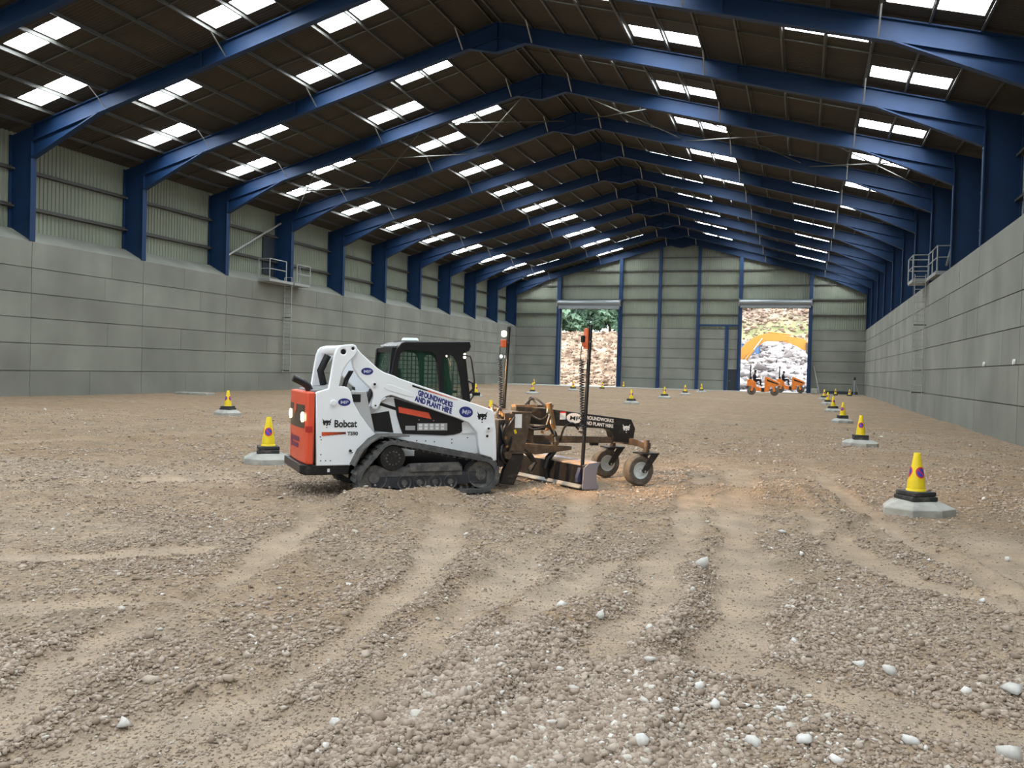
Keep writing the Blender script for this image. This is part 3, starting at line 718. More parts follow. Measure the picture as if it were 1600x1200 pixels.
for (x, y, s), nm in zip(RK, RNM):
    o = stones('limestone_rock', np.array([[0., 0., 0.]]), np.array([s*1.1]), np.array([rng.uniform(.3, 1)]), LIME, flat=.75)
    o.location = (x, y, GZ(x, y)+s*.22); tag(o, 'pale stone ' + nm, 'stone', 'pale stones in the gravel')
# pale raised strip at foot of gable, wider to the left
m = MB(); pts = [(XL, 79), (-18, 81), (-7, 83), (XR, 84.8), (XR, YG+1.5), (XL, YG+1.5)]
m.add([(x, y, .09) for x, y in pts] + [(x, y, -.3) for x, y in pts], [tuple(range(6)), tuple(range(11, 5, -1))] + [(i, i+6, (i+1) % 6+6, (i+1) % 6) for i in range(6)])
struct(m.build('floor_strip', CON2))
# ------------------------------------------------------------------ outside: quarry bank, rock pile, trees
def terr(x, y):
    lf = 1-sstep(-17, -12, x)
    wob = 3*vnoise(x*.12, y*0+1, 71)
    zl = 7.0*sstep(95, 124, y+wob) + .6*sstep(127, 170, y)
    zr = 2.3*sstep(91, 107, y) + 3.4*sstep(111, 124, y+wob) + 6.3*sstep(131, 143, y+wob) + 2*sstep(150, 190, y)
    z = zl*lf + zr*(1-lf)
    st = sstep(88, 94, y)
    rough = .9*fbm(x*.3, y*.3, 21, 3) + .55*np.abs(fbm(x*.9, y*.9, 27, 3)) + .25*fbm(x*3, y*3, 33, 2)
    pad = 1-sstep(3.5, 6, np.hypot(x+10.3, (y-112)))
    return z + rough*st*(1-.8*pad) + .0
tx = np.concatenate([np.arange(-95, -45, 1.2), np.arange(-45, 8, .22), np.arange(8, 60, 1.5)]); ty = np.concatenate([np.arange(YG+1.2, 150, .26), np.arange(150, 235, 2.5)])
TX, TY = np.meshgrid(tx, ty); TZ = terr(TX.ravel(), TY.ravel()) - .03
me = bpy.data.meshes.new('quarry_ground'); me.vertices.add(TZ.size); me.vertices.foreach_set('co', np.stack([TX.ravel(), TY.ravel(), TZ], 1).astype(np.float32).ravel())
nx, ny = len(tx), len(ty); ii = np.arange(nx-1)[None, :] + nx*np.arange(ny-1)[:, None]; q = np.stack([ii, ii+1, ii+1+nx, ii+nx], -1).reshape(-1, 4).astype(np.int32)
me.loops.add(q.size); me.loops.foreach_set('vertex_index', q.ravel()); me.polygons.add(len(q))
me.polygons.foreach_set('loop_start', np.arange(0, q.size, 4, dtype=np.int32)); me.polygons.foreach_set('loop_total', np.full(len(q), 4, np.int32)); me.update()
X_, Y_ = TX.ravel(), TY.ravel(); wh = sstep(-17, -12, X_)*(1-.75*sstep(129, 134, Y_)); gr = np.maximum((1-sstep(-17, -12, X_))*sstep(122, 130, Y_), sstep(-17, -12, X_)*np.exp(-((Y_-137.5)/2)**2)*.8)
for nm, v in (('rock', wh), ('grass', gr)):
    a = me.attributes.new(nm, 'FLOAT', 'POINT'); a.data.foreach_set('value', v.astype(np.float32))
qm = bpy.data.materials.new('quarry_face'); qm.use_nodes = True; n = qm.node_tree; L = n.links.new; b = n.nodes['Principled BSDF']; b.inputs['Roughness'].default_value = 1
t = N('ShaderNodeTexCoord'); vz = N('ShaderNodeTexVoronoi', Scale=1.1); nq = N('ShaderNodeTexNoise', Scale=.6, Detail=8.0)
for x in (vz, nq): L(t.outputs['Object'], x.inputs['Vector'])
a1 = N('ShaderNodeAttribute'); a1.attribute_name = 'rock'; a2 = N('ShaderNodeAttribute'); a2.attribute_name = 'grass'
tan = ramp(nq.outputs[0], [(.35, (.15, .10, .065)), (.52, (.30, .215, .15)), (.65, (.42, .33, .25))])
sv = N('ShaderNodeSeparateColor'); L(vz.outputs['Color'], sv.inputs[0])
whc = ramp(sv.outputs[0], [(0, (.16, .14, .135)), (.5, (.30, .28, .28)), (1, (.42, .40, .40))])
c = mix(a1.outputs['Fac'], tan, whc); c = mix(a2.outputs['Fac'], c, ramp(nq.outputs[0], [(.35, (.12, .17, .05)), (.6, (.30, .31, .15))])); L(c, b.inputs['Base Color'])
me.materials.append(qm); o = bpy.data.objects.new('quarry_ground', me); C.objects.link(o); struct(o)
RKL = stone_mat('brown_rubble', [(0, (.13, .085, .06)), (.5, (.27, .195, .145)), (1, (.42, .34, .27))]); RKW = stone_mat('white_rubble', [(0, (.16, .14, .14)), (.45, (.37, .345, .34)), (1, (.56, .55, .56))])
k = 5200; x = rng.uniform(-40, -19, k); y = rng.uniform(92, 128, k); s = np.clip(rng.lognormal(math.log(.22), .55, k), .08, 1.0)
o = stones('bank_rubble', np.stack([x, y, terr(x, y)+s*.1], 1), s, rng.random(k), RKL, .8); tag(o, 'brown broken rock covering the bank outside the left doorway', 'rubble', kind='stuff')
k = 5200; x = rng.uniform(-13, 3, k); y = rng.uniform(92, 127, k); s = np.clip(rng.lognormal(math.log(.5), .5, k), .15, 1.8)
ok = np.hypot(x+10.3, y-112) > 4.6; x, y, s = x[ok], y[ok], s[ok]
o = stones('rock_pile', np.stack([x, y, terr(x, y)+s*.12], 1), s, rng.random(len(x)), RKW, .6); tag(o, 'white blasted rock heaped outside the right doorway', 'rubble', kind='stuff')
k = 1500; x = rng.uniform(-13, 3, k); y = rng.uniform(131, 146, k); s = np.clip(rng.lognormal(math.log(.35), .5, k), .1, 1.2)
o = stones('ledge_rubble', np.stack([x, y, terr(x, y)+s*.1], 1), s, rng.random(k), RKL, .6); tag(o, 'tan rubble along the high quarry ledge behind the white rock', 'rubble', kind='stuff')
BARK = mat('bark', (.10, .07, .05), .9)
LEAF = mat('leaves', (.17, .27, .18), .8, col2=(.10, .18, .13), nscale=.35)
def tree(x, y, h, rad, lab):
    z = float(terr(np.array([x]), np.array([y]))[0]); r = empty('tree', (x, y, z), 0, lab, 'tree', 'trees above the left bank')
    MB().tube([(0, 0, -.3), (.1, 0, h*.4), (0, .1, h*.8)], [.3, .2, .08], 8).build('trunk', BARK, r)
    k = 4200; d = rng.normal(size=(k, 3)); d /= np.linalg.norm(d, axis=1)[:, None]
    lob = 1+.35*np.sin(d[:, 0]*5+x)*np.cos(d[:, 2]*6+y)
    P = d*(rad*lob*rng.uniform(.75, 1, k))[:, None]; P[:, 2] = P[:, 2]*h*.42/rad+h*.55
    V = (P[:, None, :] + rng.normal(0, .30, (k, 4, 3))).reshape(-1, 3)
    me = bpy.data.meshes.new('foliage'); me.from_pydata(V.tolist(), [], [(4*i, 4*i+1, 4*i+2, 4*i+3) for i in range(k)]); me.materials.append(LEAF)
    o = bpy.data.objects.new('foliage', me); C.objects.link(o); o.parent = r
for (x, y, h, rad), nm in zip([(-43, 134, 9, 3.6), (-36, 133, 8, 3.6), (-29.5, 134, 9, 3.6), (-23.5, 136, 8.5, 3.4), (-47, 146, 13, 5), (-37, 146, 14, 5), (-27.5, 147, 14, 5)], ['front left', 'front, second from left', 'front, third from left', 'front right', 'rear left', 'rear middle', 'rear right']):
    tree(x, y, h, rad, 'pale green tree above the bank, ' + nm)
# blue ribbed container
t0 = empty('shipping_container', (-7.2, 119, 3.2), .15, 'blue ribbed steel container standing behind the excavator boom', 'container')
m = MB(); pr = corr(-1.6, 1.6, .3, .06); vs = [(x, -d, z) for x, d in pr for z in (.1, 2.6)]; m.add(vs, [(2*i, 2*i+1, 2*i+3, 2*i+2) for i in range(len(pr)-1)])
m.box(-1.6, 1.6, .02, 2.4, 0, 2.6); m.build('body', mat('container_blue', (.10, .20, .38), .5), t0)
m = MB()
for z in (0.05, 2.6): m.box(-1.65, 1.65, -.09, .0, z-.06, z+.06)
for x in (-1.62, 1.62): m.box(x-.05, x+.05, -.09, 0, 0, 2.65)
m.build('frame', mat('container_rail', (.05, .10, .2), .5), t0)

# excavator
ex = empty('excavator', (-10.3, 112, 2.35), 0, 'yellow tracked excavator on the white rock, arm reaching across the right doorway', 'excavator')
EX = lambda px, py: (-7.56+(px-1158)*.0764+10.3, 3.67+(560-py)*.0795-2.35)
for s in (-1, 1):
    tr = MB(); n_ = 36; out = []
    for k in range(n_):
        a = 2*math.pi*k/n_; out.append((2.0*(1 if math.cos(a) > 0 else -1)+.5*math.cos(a)+3.1*0+1.9, .5+.5*math.sin(a)))
    tr.prism(out, s*1.3-.3, s*1.3+.3); trk = tr.build('track', mat('excavator_track', (.12, .10, .08), .8, dust=.6), ex, bevel=.03)
    MB().prism(circle(0, 0, 1, n=4), 0, 0)
    for k in range(5): MB().lathe([(0, -.34), (.22, -.34), (.22, .34), (0, .34)], (.2+k*.85, s*1.3, .32), 'y', 12).build('road_wheel', BRZ, trk)
MB().box(-.9, 4.4, -.9, .9, .45, 1.0).build('undercarriage', BRZ, ex)
MB().prism([(-2.2, 1.15), (2.4, 1.15), (2.4, 2.0), (1.2, 2.3), (-2.2, 2.4), (-2.5, 1.8)], -1.3, 1.3).build('house', EXYEL, ex, bevel=.06)
cb = MB().prism([(.9, 1.15), (2.5, 1.15), (2.6, 2.3), (2.2, 3.1), (.9, 3.1)], .35, 1.3).build('cab', EXYEL, ex, bevel=.04)
MB().prism([(1.1, 2.1), (2.35, 2.1), (2.1, 2.95), (1.1, 2.95)], .32, 1.33).build('cab_window', BLKC, cb)
MB().tube([(-1.2, -.6, 2.3), (-1.2, -.6, 2.9)], .07, 8).build('exhaust', BLKC, ex)
boom = [EX(*p) for p in [(1153, 562), (1156, 546), (1166, 534), (1180, 524), (1194, 519.5), (1209, 518.5), (1230, 522), (1231, 530), (1212, 531), (1197, 531), (1188, 537), (1176, 548), (1166, 556), (1161, 563)]]
MB().prism(boom, -.28, .28).build('boom', EXYEL, ex, bevel=.03)
stick = [EX(*p) for p in [(1219, 519.5), (1240, 524), (1256, 526), (1264, 532), (1266, 543), (1258, 545), (1247, 539), (1236, 534), (1219, 530)]]
MB().prism(stick, -.22, .22).build('stick', EXYEL, ex, bevel=.03)
a, bb = EX(1166, 562), EX(1192, 527)
for s in (-1, 1): MB().tube([(a[0], s*.42, a[1]), ((a[0]+bb[0])/2, s*.42, (a[1]+bb[1])/2)], .13, 10).build('boom_cylinder', EXYEL, ex, smooth=True); MB().tube([((a[0]+bb[0])/2, s*.42, (a[1]+bb[1])/2), (bb[0], s*.42, bb[1])], .07, 8).build('cylinder_rod', CHR, ex)
a, bb = EX(1200, 519), EX(1236, 523); MB().tube([(a[0], 0, a[1]+.2), (bb[0], 0, bb[1]+.2)], .1, 8).build('stick_cylinder', EXYEL, ex)
bk = [EX(*p) for p in [(1260, 532), (1270, 536), (1276, 548), (1268, 556), (1260, 548)]]
MB().prism(bk, -.55, .55).build('bucket', BRZ, ex, bevel=.03)

# ------------------------------------------------------------------ cones on concrete pads
def cone_proto():
    r = empty('traffic_cone')
    b1 = MB(); b1.box(-.18, .18, -.18, .18, 0, .055); b1.build('lower_base', CBLK, r, bevel=.012)
    b2 = MB(); b2.box(-.165, .165, -.165, .165, .057, .112); b2.build('upper_base', CBLK, r, bevel=.012).rotation_euler = (0, 0, .12)
    prof = [(.118, .113), (.112, .135), (.104, .14), (.104, .20), (.082, .33), (.055, .47), (.038, .58), (.036, .585), (.030, .585), (.028, .56)]
    MB().lathe(prof, seg=28).build('cone_body', YEL, r, smooth=True)
    def rad(z): return np.interp(z, [p[1] for p in prof[:7]], [p[0] for p in prof[:7]])
    for k in range(3):
        a0 = 2*math.pi*k/3
        for (r0, r1, m_, nm) in ((0, .052, CBLU, 'sign_disc'), (.050, .066, CREDM, 'sign_ring')):
            vs, fs = [], []; na, nr = 24, 3
            for i in range(nr+1):
                rr = r0+(r1-r0)*i/nr
                for j in range(na):
                    t = 2*math.pi*j/na; z = .345+rr*math.sin(t)*1.05; R_ = rad(z)+.003+(.001 if m_ is CREDM else 0); a = a0+rr*math.cos(t)/max(R_, .04)
                    vs.append((R_*math.cos(a), R_*math.sin(a), z))
            for i in range(nr):
                for j in range(na): j2 = (j+1) % na; fs.append((i*na+j, i*na+j2, (i+1)*na+j2, (i+1)*na+j))
            MB().add(vs, fs).build(nm, m_, r, fix=False)
        vs = []
        for s_ in np.linspace(-.045, .045, 7):
            for w_ in (-.008, .008):
                z = .345+s_+w_*.5; R_ = rad(z)+.005; a = a0+(-s_+w_)/R_; vs.append((R_*math.cos(a), R_*math.sin(a), z))
        MB().add(vs, [(2*i, 2*i+1, 2*i+3, 2*i+2) for i in range(6)]).build('sign_bar', CREDM, r, fix=False)
    return r
def pad_mesh(seed):
    rg = np.random.default_rng(seed); m = MB(); n_ = 8; vs = []
    j = rg.uniform(.84, 1.10, n_)
    for (rr, z) in ((.46, -.03), (.45, .085), (.43, .095), (.29, .158), (.24, .165)):
        for k in range(n_):
            a = 2*math.pi*(k+.5)/n_; q_ = 1 if rr < .35 else j[k]
            vs.append((rr*q_*math.cos(a), rr*q_*.85*math.sin(a), z+rg.uniform(-.004, .004)*(rr > .3)))
    fs = [tuple(range(n_-1, -1, -1)), tuple(4*n_+k for k in range(n_))] + [(i*n_+k, i*n_+(k+1) % n_, (i+1)*n_+(k+1) % n_, (i+1)*n_+k) for i in range(4) for k in range(n_)]
    return m.add(vs, fs)
ROWN = {'A': 'nearest in the row along the right wall', 'B': 'second in the row along the right wall', 'C': 'third in the row along the right wall', 'D': 'fourth in the row along the right wall',
 'E': 'fifth in the row along the right wall', 'F': 'farthest in the row along the right wall', 'G': 'by the far gable just right of the right doorway', 'I': 'by the far gable towards the right corner',
 'J': 'in the far left corner by the gable', 'K': 'right of the far left corner, behind the left mast', 'L': 'in front of the left doorway, left one', 'O': 'in front of the left doorway, right one', 'P': 'at the gable just right of the left doorway',
 'M': 'right of the loader cab mirror, far off', 'N': 'half hidden behind the loader arm', 'Q': 'nearest mid-floor one right of the masts', 'R': 'second mid-floor one right of the masts', 'S': 'third mid-floor one right of the masts', 'T': 'farthest mid-floor one right of the masts',
 'U': 'nearest one left of the loader', 'V': 'farther one left of the loader'}
cp = cone_proto(); first = True
AIM = {'A': 38, 'B': 5, 'C': 100, 'U': 0, 'V': 60, 'Q': 50, 'R': 50, 'D': 40}
for k, (nm, x, y) in enumerate(CONES):
    o = cp if first else copy_tree(cp); first = False
    g = GZ(x, y); pz = 0
    if nm not in 'GIJPO':
        p = pad_mesh(k).build('concrete_pad', CON2, bevel=.008); p.location = (x, y, g-.0); p.rotation_euler = (0, 0, rng.uniform(-.3, .3))
        tag(p, 'grey concrete pad under cone ' + ROWN[nm], 'concrete pad', 'concrete pads'); pz = .166
    o.location = (x, y, g+pz+.001); base = math.atan2(-y, -x); o.rotation_euler = (0, 0, base+math.radians(AIM.get(nm, rng.uniform(0, 120))))
    tag(o, 'yellow no waiting cone ' + ROWN[nm], 'traffic cone', 'yellow cones')
p = MB().box(-.9, .9, -.35, .35, -.03, .10).build('concrete_slab', CON2, bevel=.02); p.location = (-27.4, 33.5, GZ(-27.4, 33.5)); tag(p, 'flat grey concrete slab on the floor by the left wall', 'slab')

# ------------------------------------------------------------------ items by the far gable
zf = .09
t = empty('laser_tripod', (4.5, 83.8, zf), 0, 'surveying tripod with dark instrument by the far right corner', 'tripod')
MB().lathe([(.09, 1.28), (.09, 1.33), (.04, 1.34)], seg=12).build('head', GALV, t)
MB().box(-.09, .09, -.09, .09, 1.34, 1.62).build('laser_unit', BLKC, t, bevel=.02)
for k in range(3):
    a = 2*math.pi*k/3+.4; MB().tube([(.06*math.cos(a), .06*math.sin(a), 1.28), (.42*math.cos(a), .42*math.sin(a), 0)], .03, 6).build('leg', GALV, t)
o = MB().tube([(0, 0, 0), (-.55, .9, 2.6)], .035, 8).build('leaning_pole', GALV); o.location = (1.5, 84.7, zf); tag(o, 'thin pale pole leaning on the gable right of the right doorway', 'pole')
o = MB().box(-1.5, 1.5, -.12, .12, 0, .28).build('timber_baulk', DARK, bevel=.02); o.location = (3.4, 85.2, zf); tag(o, 'long dark baulk lying along the foot of the gable', 'baulk')
o = MB().box(-.28, .28, -.2, .2, 0, .48).build('concrete_block', CON2, bevel=.03); o.location = (1.05, 84.2, zf); tag(o, 'small grey block beside the right jamb of the right doorway', 'block')

# ------------------------------------------------------------------ people and rollers
def person(loc, rz, label):
    V = {'pel': (0, 0, .10), 'sp1': (.0, 0, .28), 'sp2': (.03, 0, .46), 'nk': (.06, 0, .60), 'hd': (.09, 0, .70), 'hd2': (.10, 0, .80), 'nose': (.20, 0, .725)}
    E = [('pel', 'sp1'), ('sp1', 'sp2'), ('sp2', 'nk'), ('nk', 'hd'), ('hd', 'hd2'), ('hd', 'nose')]
    Rr = {'pel': .19, 'sp1': .18, 'sp2': .20, 'nk': .065, 'hd': .105, 'hd2': .095, 'nose': .015}
    for s, n_ in ((1, 'l'), (-1, 'r')):
        V.update({n_+'sh': (.03, s*.18, .50), n_+'el': (.17, s*.25, .28), n_+'wr': (.38, s*.14, .34), n_+'pm': (.45, s*.12, .36),
                  n_+'hp': (.08, s*.10, .06), n_+'kn': (.50, s*.13, .10), n_+'an': (.52, s*.13, -.32), n_+'to': (.68, s*.14, -.37)})
        E += [('sp2', n_+'sh'), (n_+'sh', n_+'el'), (n_+'el', n_+'wr'), (n_+'wr', n_+'pm'), ('pel', n_+'hp'), (n_+'hp', n_+'kn'), (n_+'kn', n_+'an'), (n_+'an', n_+'to')]
        Rr.update({n_+'sh': .10, n_+'el': .075, n_+'wr': .045, n_+'pm': .035, n_+'hp': .12, n_+'kn': .10, n_+'an': .065, n_+'to': .035})
        for f in range(5):
            fy = s*(.12 + (f-1.5)*.022) if f < 4 else s*.075; L_ = (.075, .085, .08, .065, .05)[f]
            V[n_+'f%d' % f] = (.50 if f < 4 else .47, fy, .375); V[n_+'g%d' % f] = (.50+L_*.5, fy, .355 if f < 4 else .37); E += [(n_+'pm', n_+'f%d' % f), (n_+'f%d' % f, n_+'g%d' % f)]
            Rr[n_+'f%d' % f] = .009; Rr[n_+'g%d' % f] = .008
    ks = list(V); me = bpy.data.meshes.new('tmp'); me.from_pydata([V[k] for k in ks], [(ks.index(a), ks.index(b)) for a, b in E], [])
    t_ = bpy.data.objects.new('tmp', me); C.objects.link(t_); md = t_.modifiers.new('s', 'SKIN')
    for i, k in enumerate(ks):
        sv_ = me.skin_vertices[0].data[i]; sv_.radius = (Rr[k], Rr[k]); sv_.use_root = (k == 'pel')
    t_.modifiers.new('ss', 'SUBSURF').levels = 1
    dg = bpy.context.evaluated_depsgraph_get(); m2 = bpy.data.meshes.new_from_object(t_.evaluated_get(dg)); bpy.data.objects.remove(t_)
    m2.materials.clear(); m2.materials.append(CLOTH); m2.materials.append(SKIN); m2.name = 'person'
    for pl in m2.polygons:
        c_ = pl.center; pl.material_index = 1 if (c_.z > .60 or (c_.x > .40 and c_.z > .30)) else 0; pl.use_smooth = True
    o = bpy.data.objects.new('person', m2); C.objects.link(o); o.location = loc; o.rotation_euler = (0, 0, rz); tag(o, label, 'person')
    MB().lathe([(.105, .74), (.11, .78), (.09, .86), (.04, .90), (0, .905)], (.09, 0, 0), seg=14).build('helmet', CLOTH, o, smooth=True)
    for s_ in (-1, 1): MB().lathe([(0, 0), (.012, 0), (.012, .006), (0, .006)], (.185, s_*.035, .745), 'x', 8).build('eye', BLKC, o)
    return o
def roller(loc, rz, label, plabel):
    r = empty('tandem_roller', loc, rz, label, 'road roller', 'orange tandem rollers')
    for x in (0, 1.79):
        d = MB().lathe([(0, -.5), (.30, -.5), (.335, -.48), (.335, .48), (.30, .5), (0, .5)], (x, 0, .335), 'y', 28).build('drum', TYRE, r, smooth=True)
        MB().lathe([(0, -.53), (.10, -.53), (.10, .53), (0, .53)], (x, 0, .335), 'y', 14).build('hub', BLKC, d)
        for s in (-1, 1): MB().bar((x, s*.55, .33), (x+(.12 if x == 0 else -.15), s*.55, .78), .16, .04, (0, 1, 0)).build('drum_yoke', ORNG, r)
    MB().prism([(-.36, .72), (-.36, 1.22), (-.15, 1.30), (.05, 1.24), (.28, 1.05), (.36, .72), (.75, .62), (.78, .30), (.30, .34), (.2, .70)], -.46, .46).build('rear_body', ORNG, r, bevel=.03)
    MB().prism([(1.00, .30), (1.00, 1.46), (1.15, 1.50), (2.12, 1.08), (2.18, .86), (1.95, .74), (1.45, .72), (1.35, .30)], -.44, .44).build('engine_hood', ORNG, r, bevel=.03)
    MB().prism([(1.15, 1.32), (2.05, .98), (2.05, .90), (1.2, 1.15)], -.455, .455).build('hood_grille', BLKC, r)
    MB().box(.72, 1.05, -.25, .25, .28, .60).build('articulation', BLKC, r)
    s_ = MB(); s_.box(-.02, .42, -.25, .25, 1.02, 1.14); s_.box(-.10, 0, -.25, .25, 1.05, 1.50); s_.build('seat', BLKC, r, bevel=.03)
    rp = MB()
    for s in (-1, 1): rp.bar((-.15, s*.42, 1.2), (-.12, s*.42, 2.42), .07, .07)
    rp.bar((-.12, -.45, 2.42), (-.12, .45, 2.42), .07, .07); rp.build('roll_bar', BLKC, r)
    w = MB(); w.tube([(.62+.17*math.cos(a)*.5, .17*math.sin(a), 1.47-.17*math.cos(a)*.3) for a in np.linspace(0, 2*math.pi, 17)], .014, 6); w.tube([(.62, 0, 1.47), (.80, 0, .95)], .02, 6); w.build('steering_wheel', BLKC, r)
    MB().lathe([(0, 0), (.05, 0), (.05, .04), (0, .04)], (2.13, -.3, 1.02), 'x', 12).build('head_lamp', WSTK, r)
    off = Matrix.Rotation(rz, 3, 'Z') @ Vector((.16, 0, 1.14))
    person((loc[0]+off.x, loc[1]+off.y, loc[2]+off.z), rz, plabel)
roller((-3.92, 72.0, GZ(-3, 72)), .02, 'orange tandem roller in front of the right doorway, the nearer left one', 'person in dark workwear driving the nearer left roller')
roller((-1.95, 84.0, zf), -.02, 'orange tandem roller in the right doorway, the farther right one', 'person in dark workwear driving the farther right roller')

# ------------------------------------------------------------------ compact track loader
ld = empty('compact_track_loader', (MO[0], MO[1], 0), MT, 'white and orange-red tracked loader with black cab, rear lamps lit, mid-floor', 'loader')
PB = [(-1.742, .384), (-1.766, 1.285), (-1.74, 1.30), (-1.611, 1.338), (-1.566, 1.663), (-1.55, 1.76), (-1.525, 1.83), (-1.485, 1.868), (-1.42, 1.888), (-1.32, 1.897), (-1.285, 1.885), (-1.264, 1.854), (-1.262, 1.815), (-1.28, 1.77), (-1.368, 1.669), (-1.415, 1.60), (-1.45, 1.52), (-1.487, 1.367), (-1.415, 1.369), (-1.37, 1.355), (-1.338, 1.315), (-1.315, 1.24), (-1.293, 1.162), (-1.208, 1.017), (-1.094, .871), (-.999, .77), (-1.10, .71), (-1.20, .60), (-1.26, .50), (-1.319, .378)]
for s in (-1, 1):
    y0, y1 = (-.60, -.53) if s < 0 else (.53, .60)
    sp_ = plate('side_panel', PB, [circle(-1.438, 1.799, .034), circle(-1.318, 1.843, .02)], y0, y1, WHT, ld, .012)
    for cx, cz, rr in ((-1.438, 1.799, .034), (-1.318, 1.843, .02)): MB().lathe([(0, -.02), (rr, -.02), (rr, .02), (0, .02)], (cx, (y0+y1)/2, cz), 'y', 16).build('pin', BLKC, sp_)
    ys = -.60 if s < 0 else .60
    for cx, cz, rr in ((-1.548, 1.164, .038), (-1.324, .564, .018)): MB().lathe([(0, -.02), (rr*.8, -.02), (rr, 0), (rr, .02), (0, .02)][::1], (cx, ys+s*.01, cz), 'y', 16).build('boss', WHT if rr > .03 else BLKC, sp_)
    for cx, cz in ((-1.69, .445), (-1.63, .445), (-1.57, .445), (-1.69, .52), (-1.70, .74), (-1.69, .705), (-1.30, .54)): MB().lathe([(0, 0), (.008, 0), (.008, .004), (0, .004)], (cx, ys+(0 if s > 0 else -.002), cz), 'y', 8).build('bolt_hole', BLKC, sp_)
# rear engine body
MB().prism([(-1.74, .40), (-1.74, 1.26), (-1.45, 1.30), (-1.12, 1.30), (-1.0, .80), (-1.15, .40)], -.525, .525).build('engine_housing', mat('pale_grey_paint', (.42, .43, .43), .5, dust=.3), ld)
MB().prism([(-1.78, 1.27), (-1.78, 1.31), (-1.55, 1.35), (-1.30, 1.36), (-1.30, 1.31)], -.52, .52).build('engine_cover', GREY, ld, bevel=.01)
MB().box(-1.30, -1.19, -.531, -.526, 1.17, 1.27).build('vent_square', BLKC, ld)
MB().prism([(-1.94, .29), (-1.94, .40), (-1.31, .385), (-1.33, .262), (-1.86, .262)], -.57, .57).build('rear_bumper', BLK, ld, bevel=.012)
MB().box(-1.60, -1.57, -.58, -.571, .30, .34).build('tow_decal', WSTK, ld)
# tailgate
def tgx(y, z): return -1.862 - .040*(max(0, 1-(abs(y)/.60)**2.2))**.8*(1 if z < 1.2 else 1-(z-1.2)*1.5)
def tail_grid(y0, y1, z0, z1, off, ny=20, nz=10):
    vs = []; fs = []
    for i in range(nz+1):
        for j in range(ny+1):
            y = y0+(y1-y0)*j/ny; z = z0+(z1-z0)*i/nz; vs.append((tgx(y, z)-off, y, z))
    for i in range(nz):
        for j in range(ny): a = i*(ny+1)+j; fs.append((a, a+1, a+ny+2, a+ny+1))
    return vs, fs
vs, fs = tail_grid(-.585, .585, .40, 1.29, 0); tg = MB(); tg.add(vs, fs); n0 = len(vs)
ring = [j for j in range(21)] + [i*21+20 for i in range(1, 11)] + [10*21+j for j in range(19, -1, -1)] + [i*21 for i in range(9, 0, -1)]
vb = [(-1.775, vs[k][1]*1.02, .845+(vs[k][2]-.845)*1.01) for k in ring]; tg.v += vb; kk = len(ring)
tg.f += [(ring[a], n0+a, n0+(a+1) % kk, ring[(a+1) % kk]) for a in range(kk)] + [tuple(n0+a for a in range(kk))]
tail = tg.build('tailgate', RED, ld, bevel=.02, smooth=True)
MB().box(-1.79, -1.765, -.575, .575, .42, 1.27).build('seal', BLKC, ld)
vs, fs = tail_grid(-.50, .49, .835, 1.125, .004, 20, 4); MB().add(vs, fs).build('grille', mat('smoked_grille', (.035, .025, .02), .3), tail, fix=False, smooth=True)
vs, fs = tail_grid(-.085, .085, 1.04, 1.127, .008, 4, 3); MB().add(vs, fs).build('grille_notch', RED, tail, fix=False)
MB().add([(tgx(0, 1)-.009, .06, 1.04), (tgx(0, 1)-.009, -.06, 1.04), (tgx(0, 1)-.009, -.0, .985)], [(0, 1, 2)]).build('grille_point', RED, tail, fix=False)
for y in (-.42, .41):
    l_ = MB().lathe([(0, 0), (.055, 0), (.062, .004), (.055, .010), (0, .012)][::-1], (tgx(y, .97)-.016, y, .975), 'x', 18).build('rear_lamp', LAMPW, tail, smooth=True); l_.scale = (1, 1, 1)
MB().box(-1.885, -1.80, -.605, -.590, .80, .87).build('latch', mat('red_latch', (.45, .03, .02), .4), tail)
# faded print on the tailgate
def tail_poly(name, poly, m_, off=.006): MB().add([(tgx(y, z)-off, y, z) for y, z in poly], [tuple(range(len(poly)))]).build(name, m_, tail, fix=False)
tail_poly('printed_badge', [(y, z) for y, z in circle(.26, .64, .07, .085)], PURP)
for row, z0 in enumerate((.655, .575)):
    for k in range(8 if row == 0 else 7): tail_poly('printed_mark', [(.14-k*.055, z0), (.14-k*.055-.036, z0), (.14-k*.055-.036, z0+.06), (.14-k*.055, z0+.06)], PURP)
MB().tube([(-1.76, -.22, 1.28), (-1.80, -.22, 1.36), (-1.86, -.22, 1.40), (-1.98, -.22, 1.455)], [.05, .05, .047, .046], 14).build('exhaust', BLKC, ld, smooth=True)
# cross tube and hoses between the uprights
MB().tube([(-1.42, -.535, 1.82), (-1.42, .535, 1.82)], .065, 16).build('upright_cross_tube', WHT, ld, smooth=True)
MB().tube([(-1.47, .40, 1.36), (-1.52, .38, 1.55), (-1.43, .35, 1.76)], .05, 10).build('hose_bundle', BLKC, ld, smooth=True)
for k in range(3): MB().tube([(-1.40+.03*k, -.40+.05*k, 1.34), (-1.36+.02*k, -.38, 1.46), (-1.30+.02*k, -.37, 1.56)], .014, 6).build('hydraulic_hose', BLKC, ld)
XF = (1.019, .029)
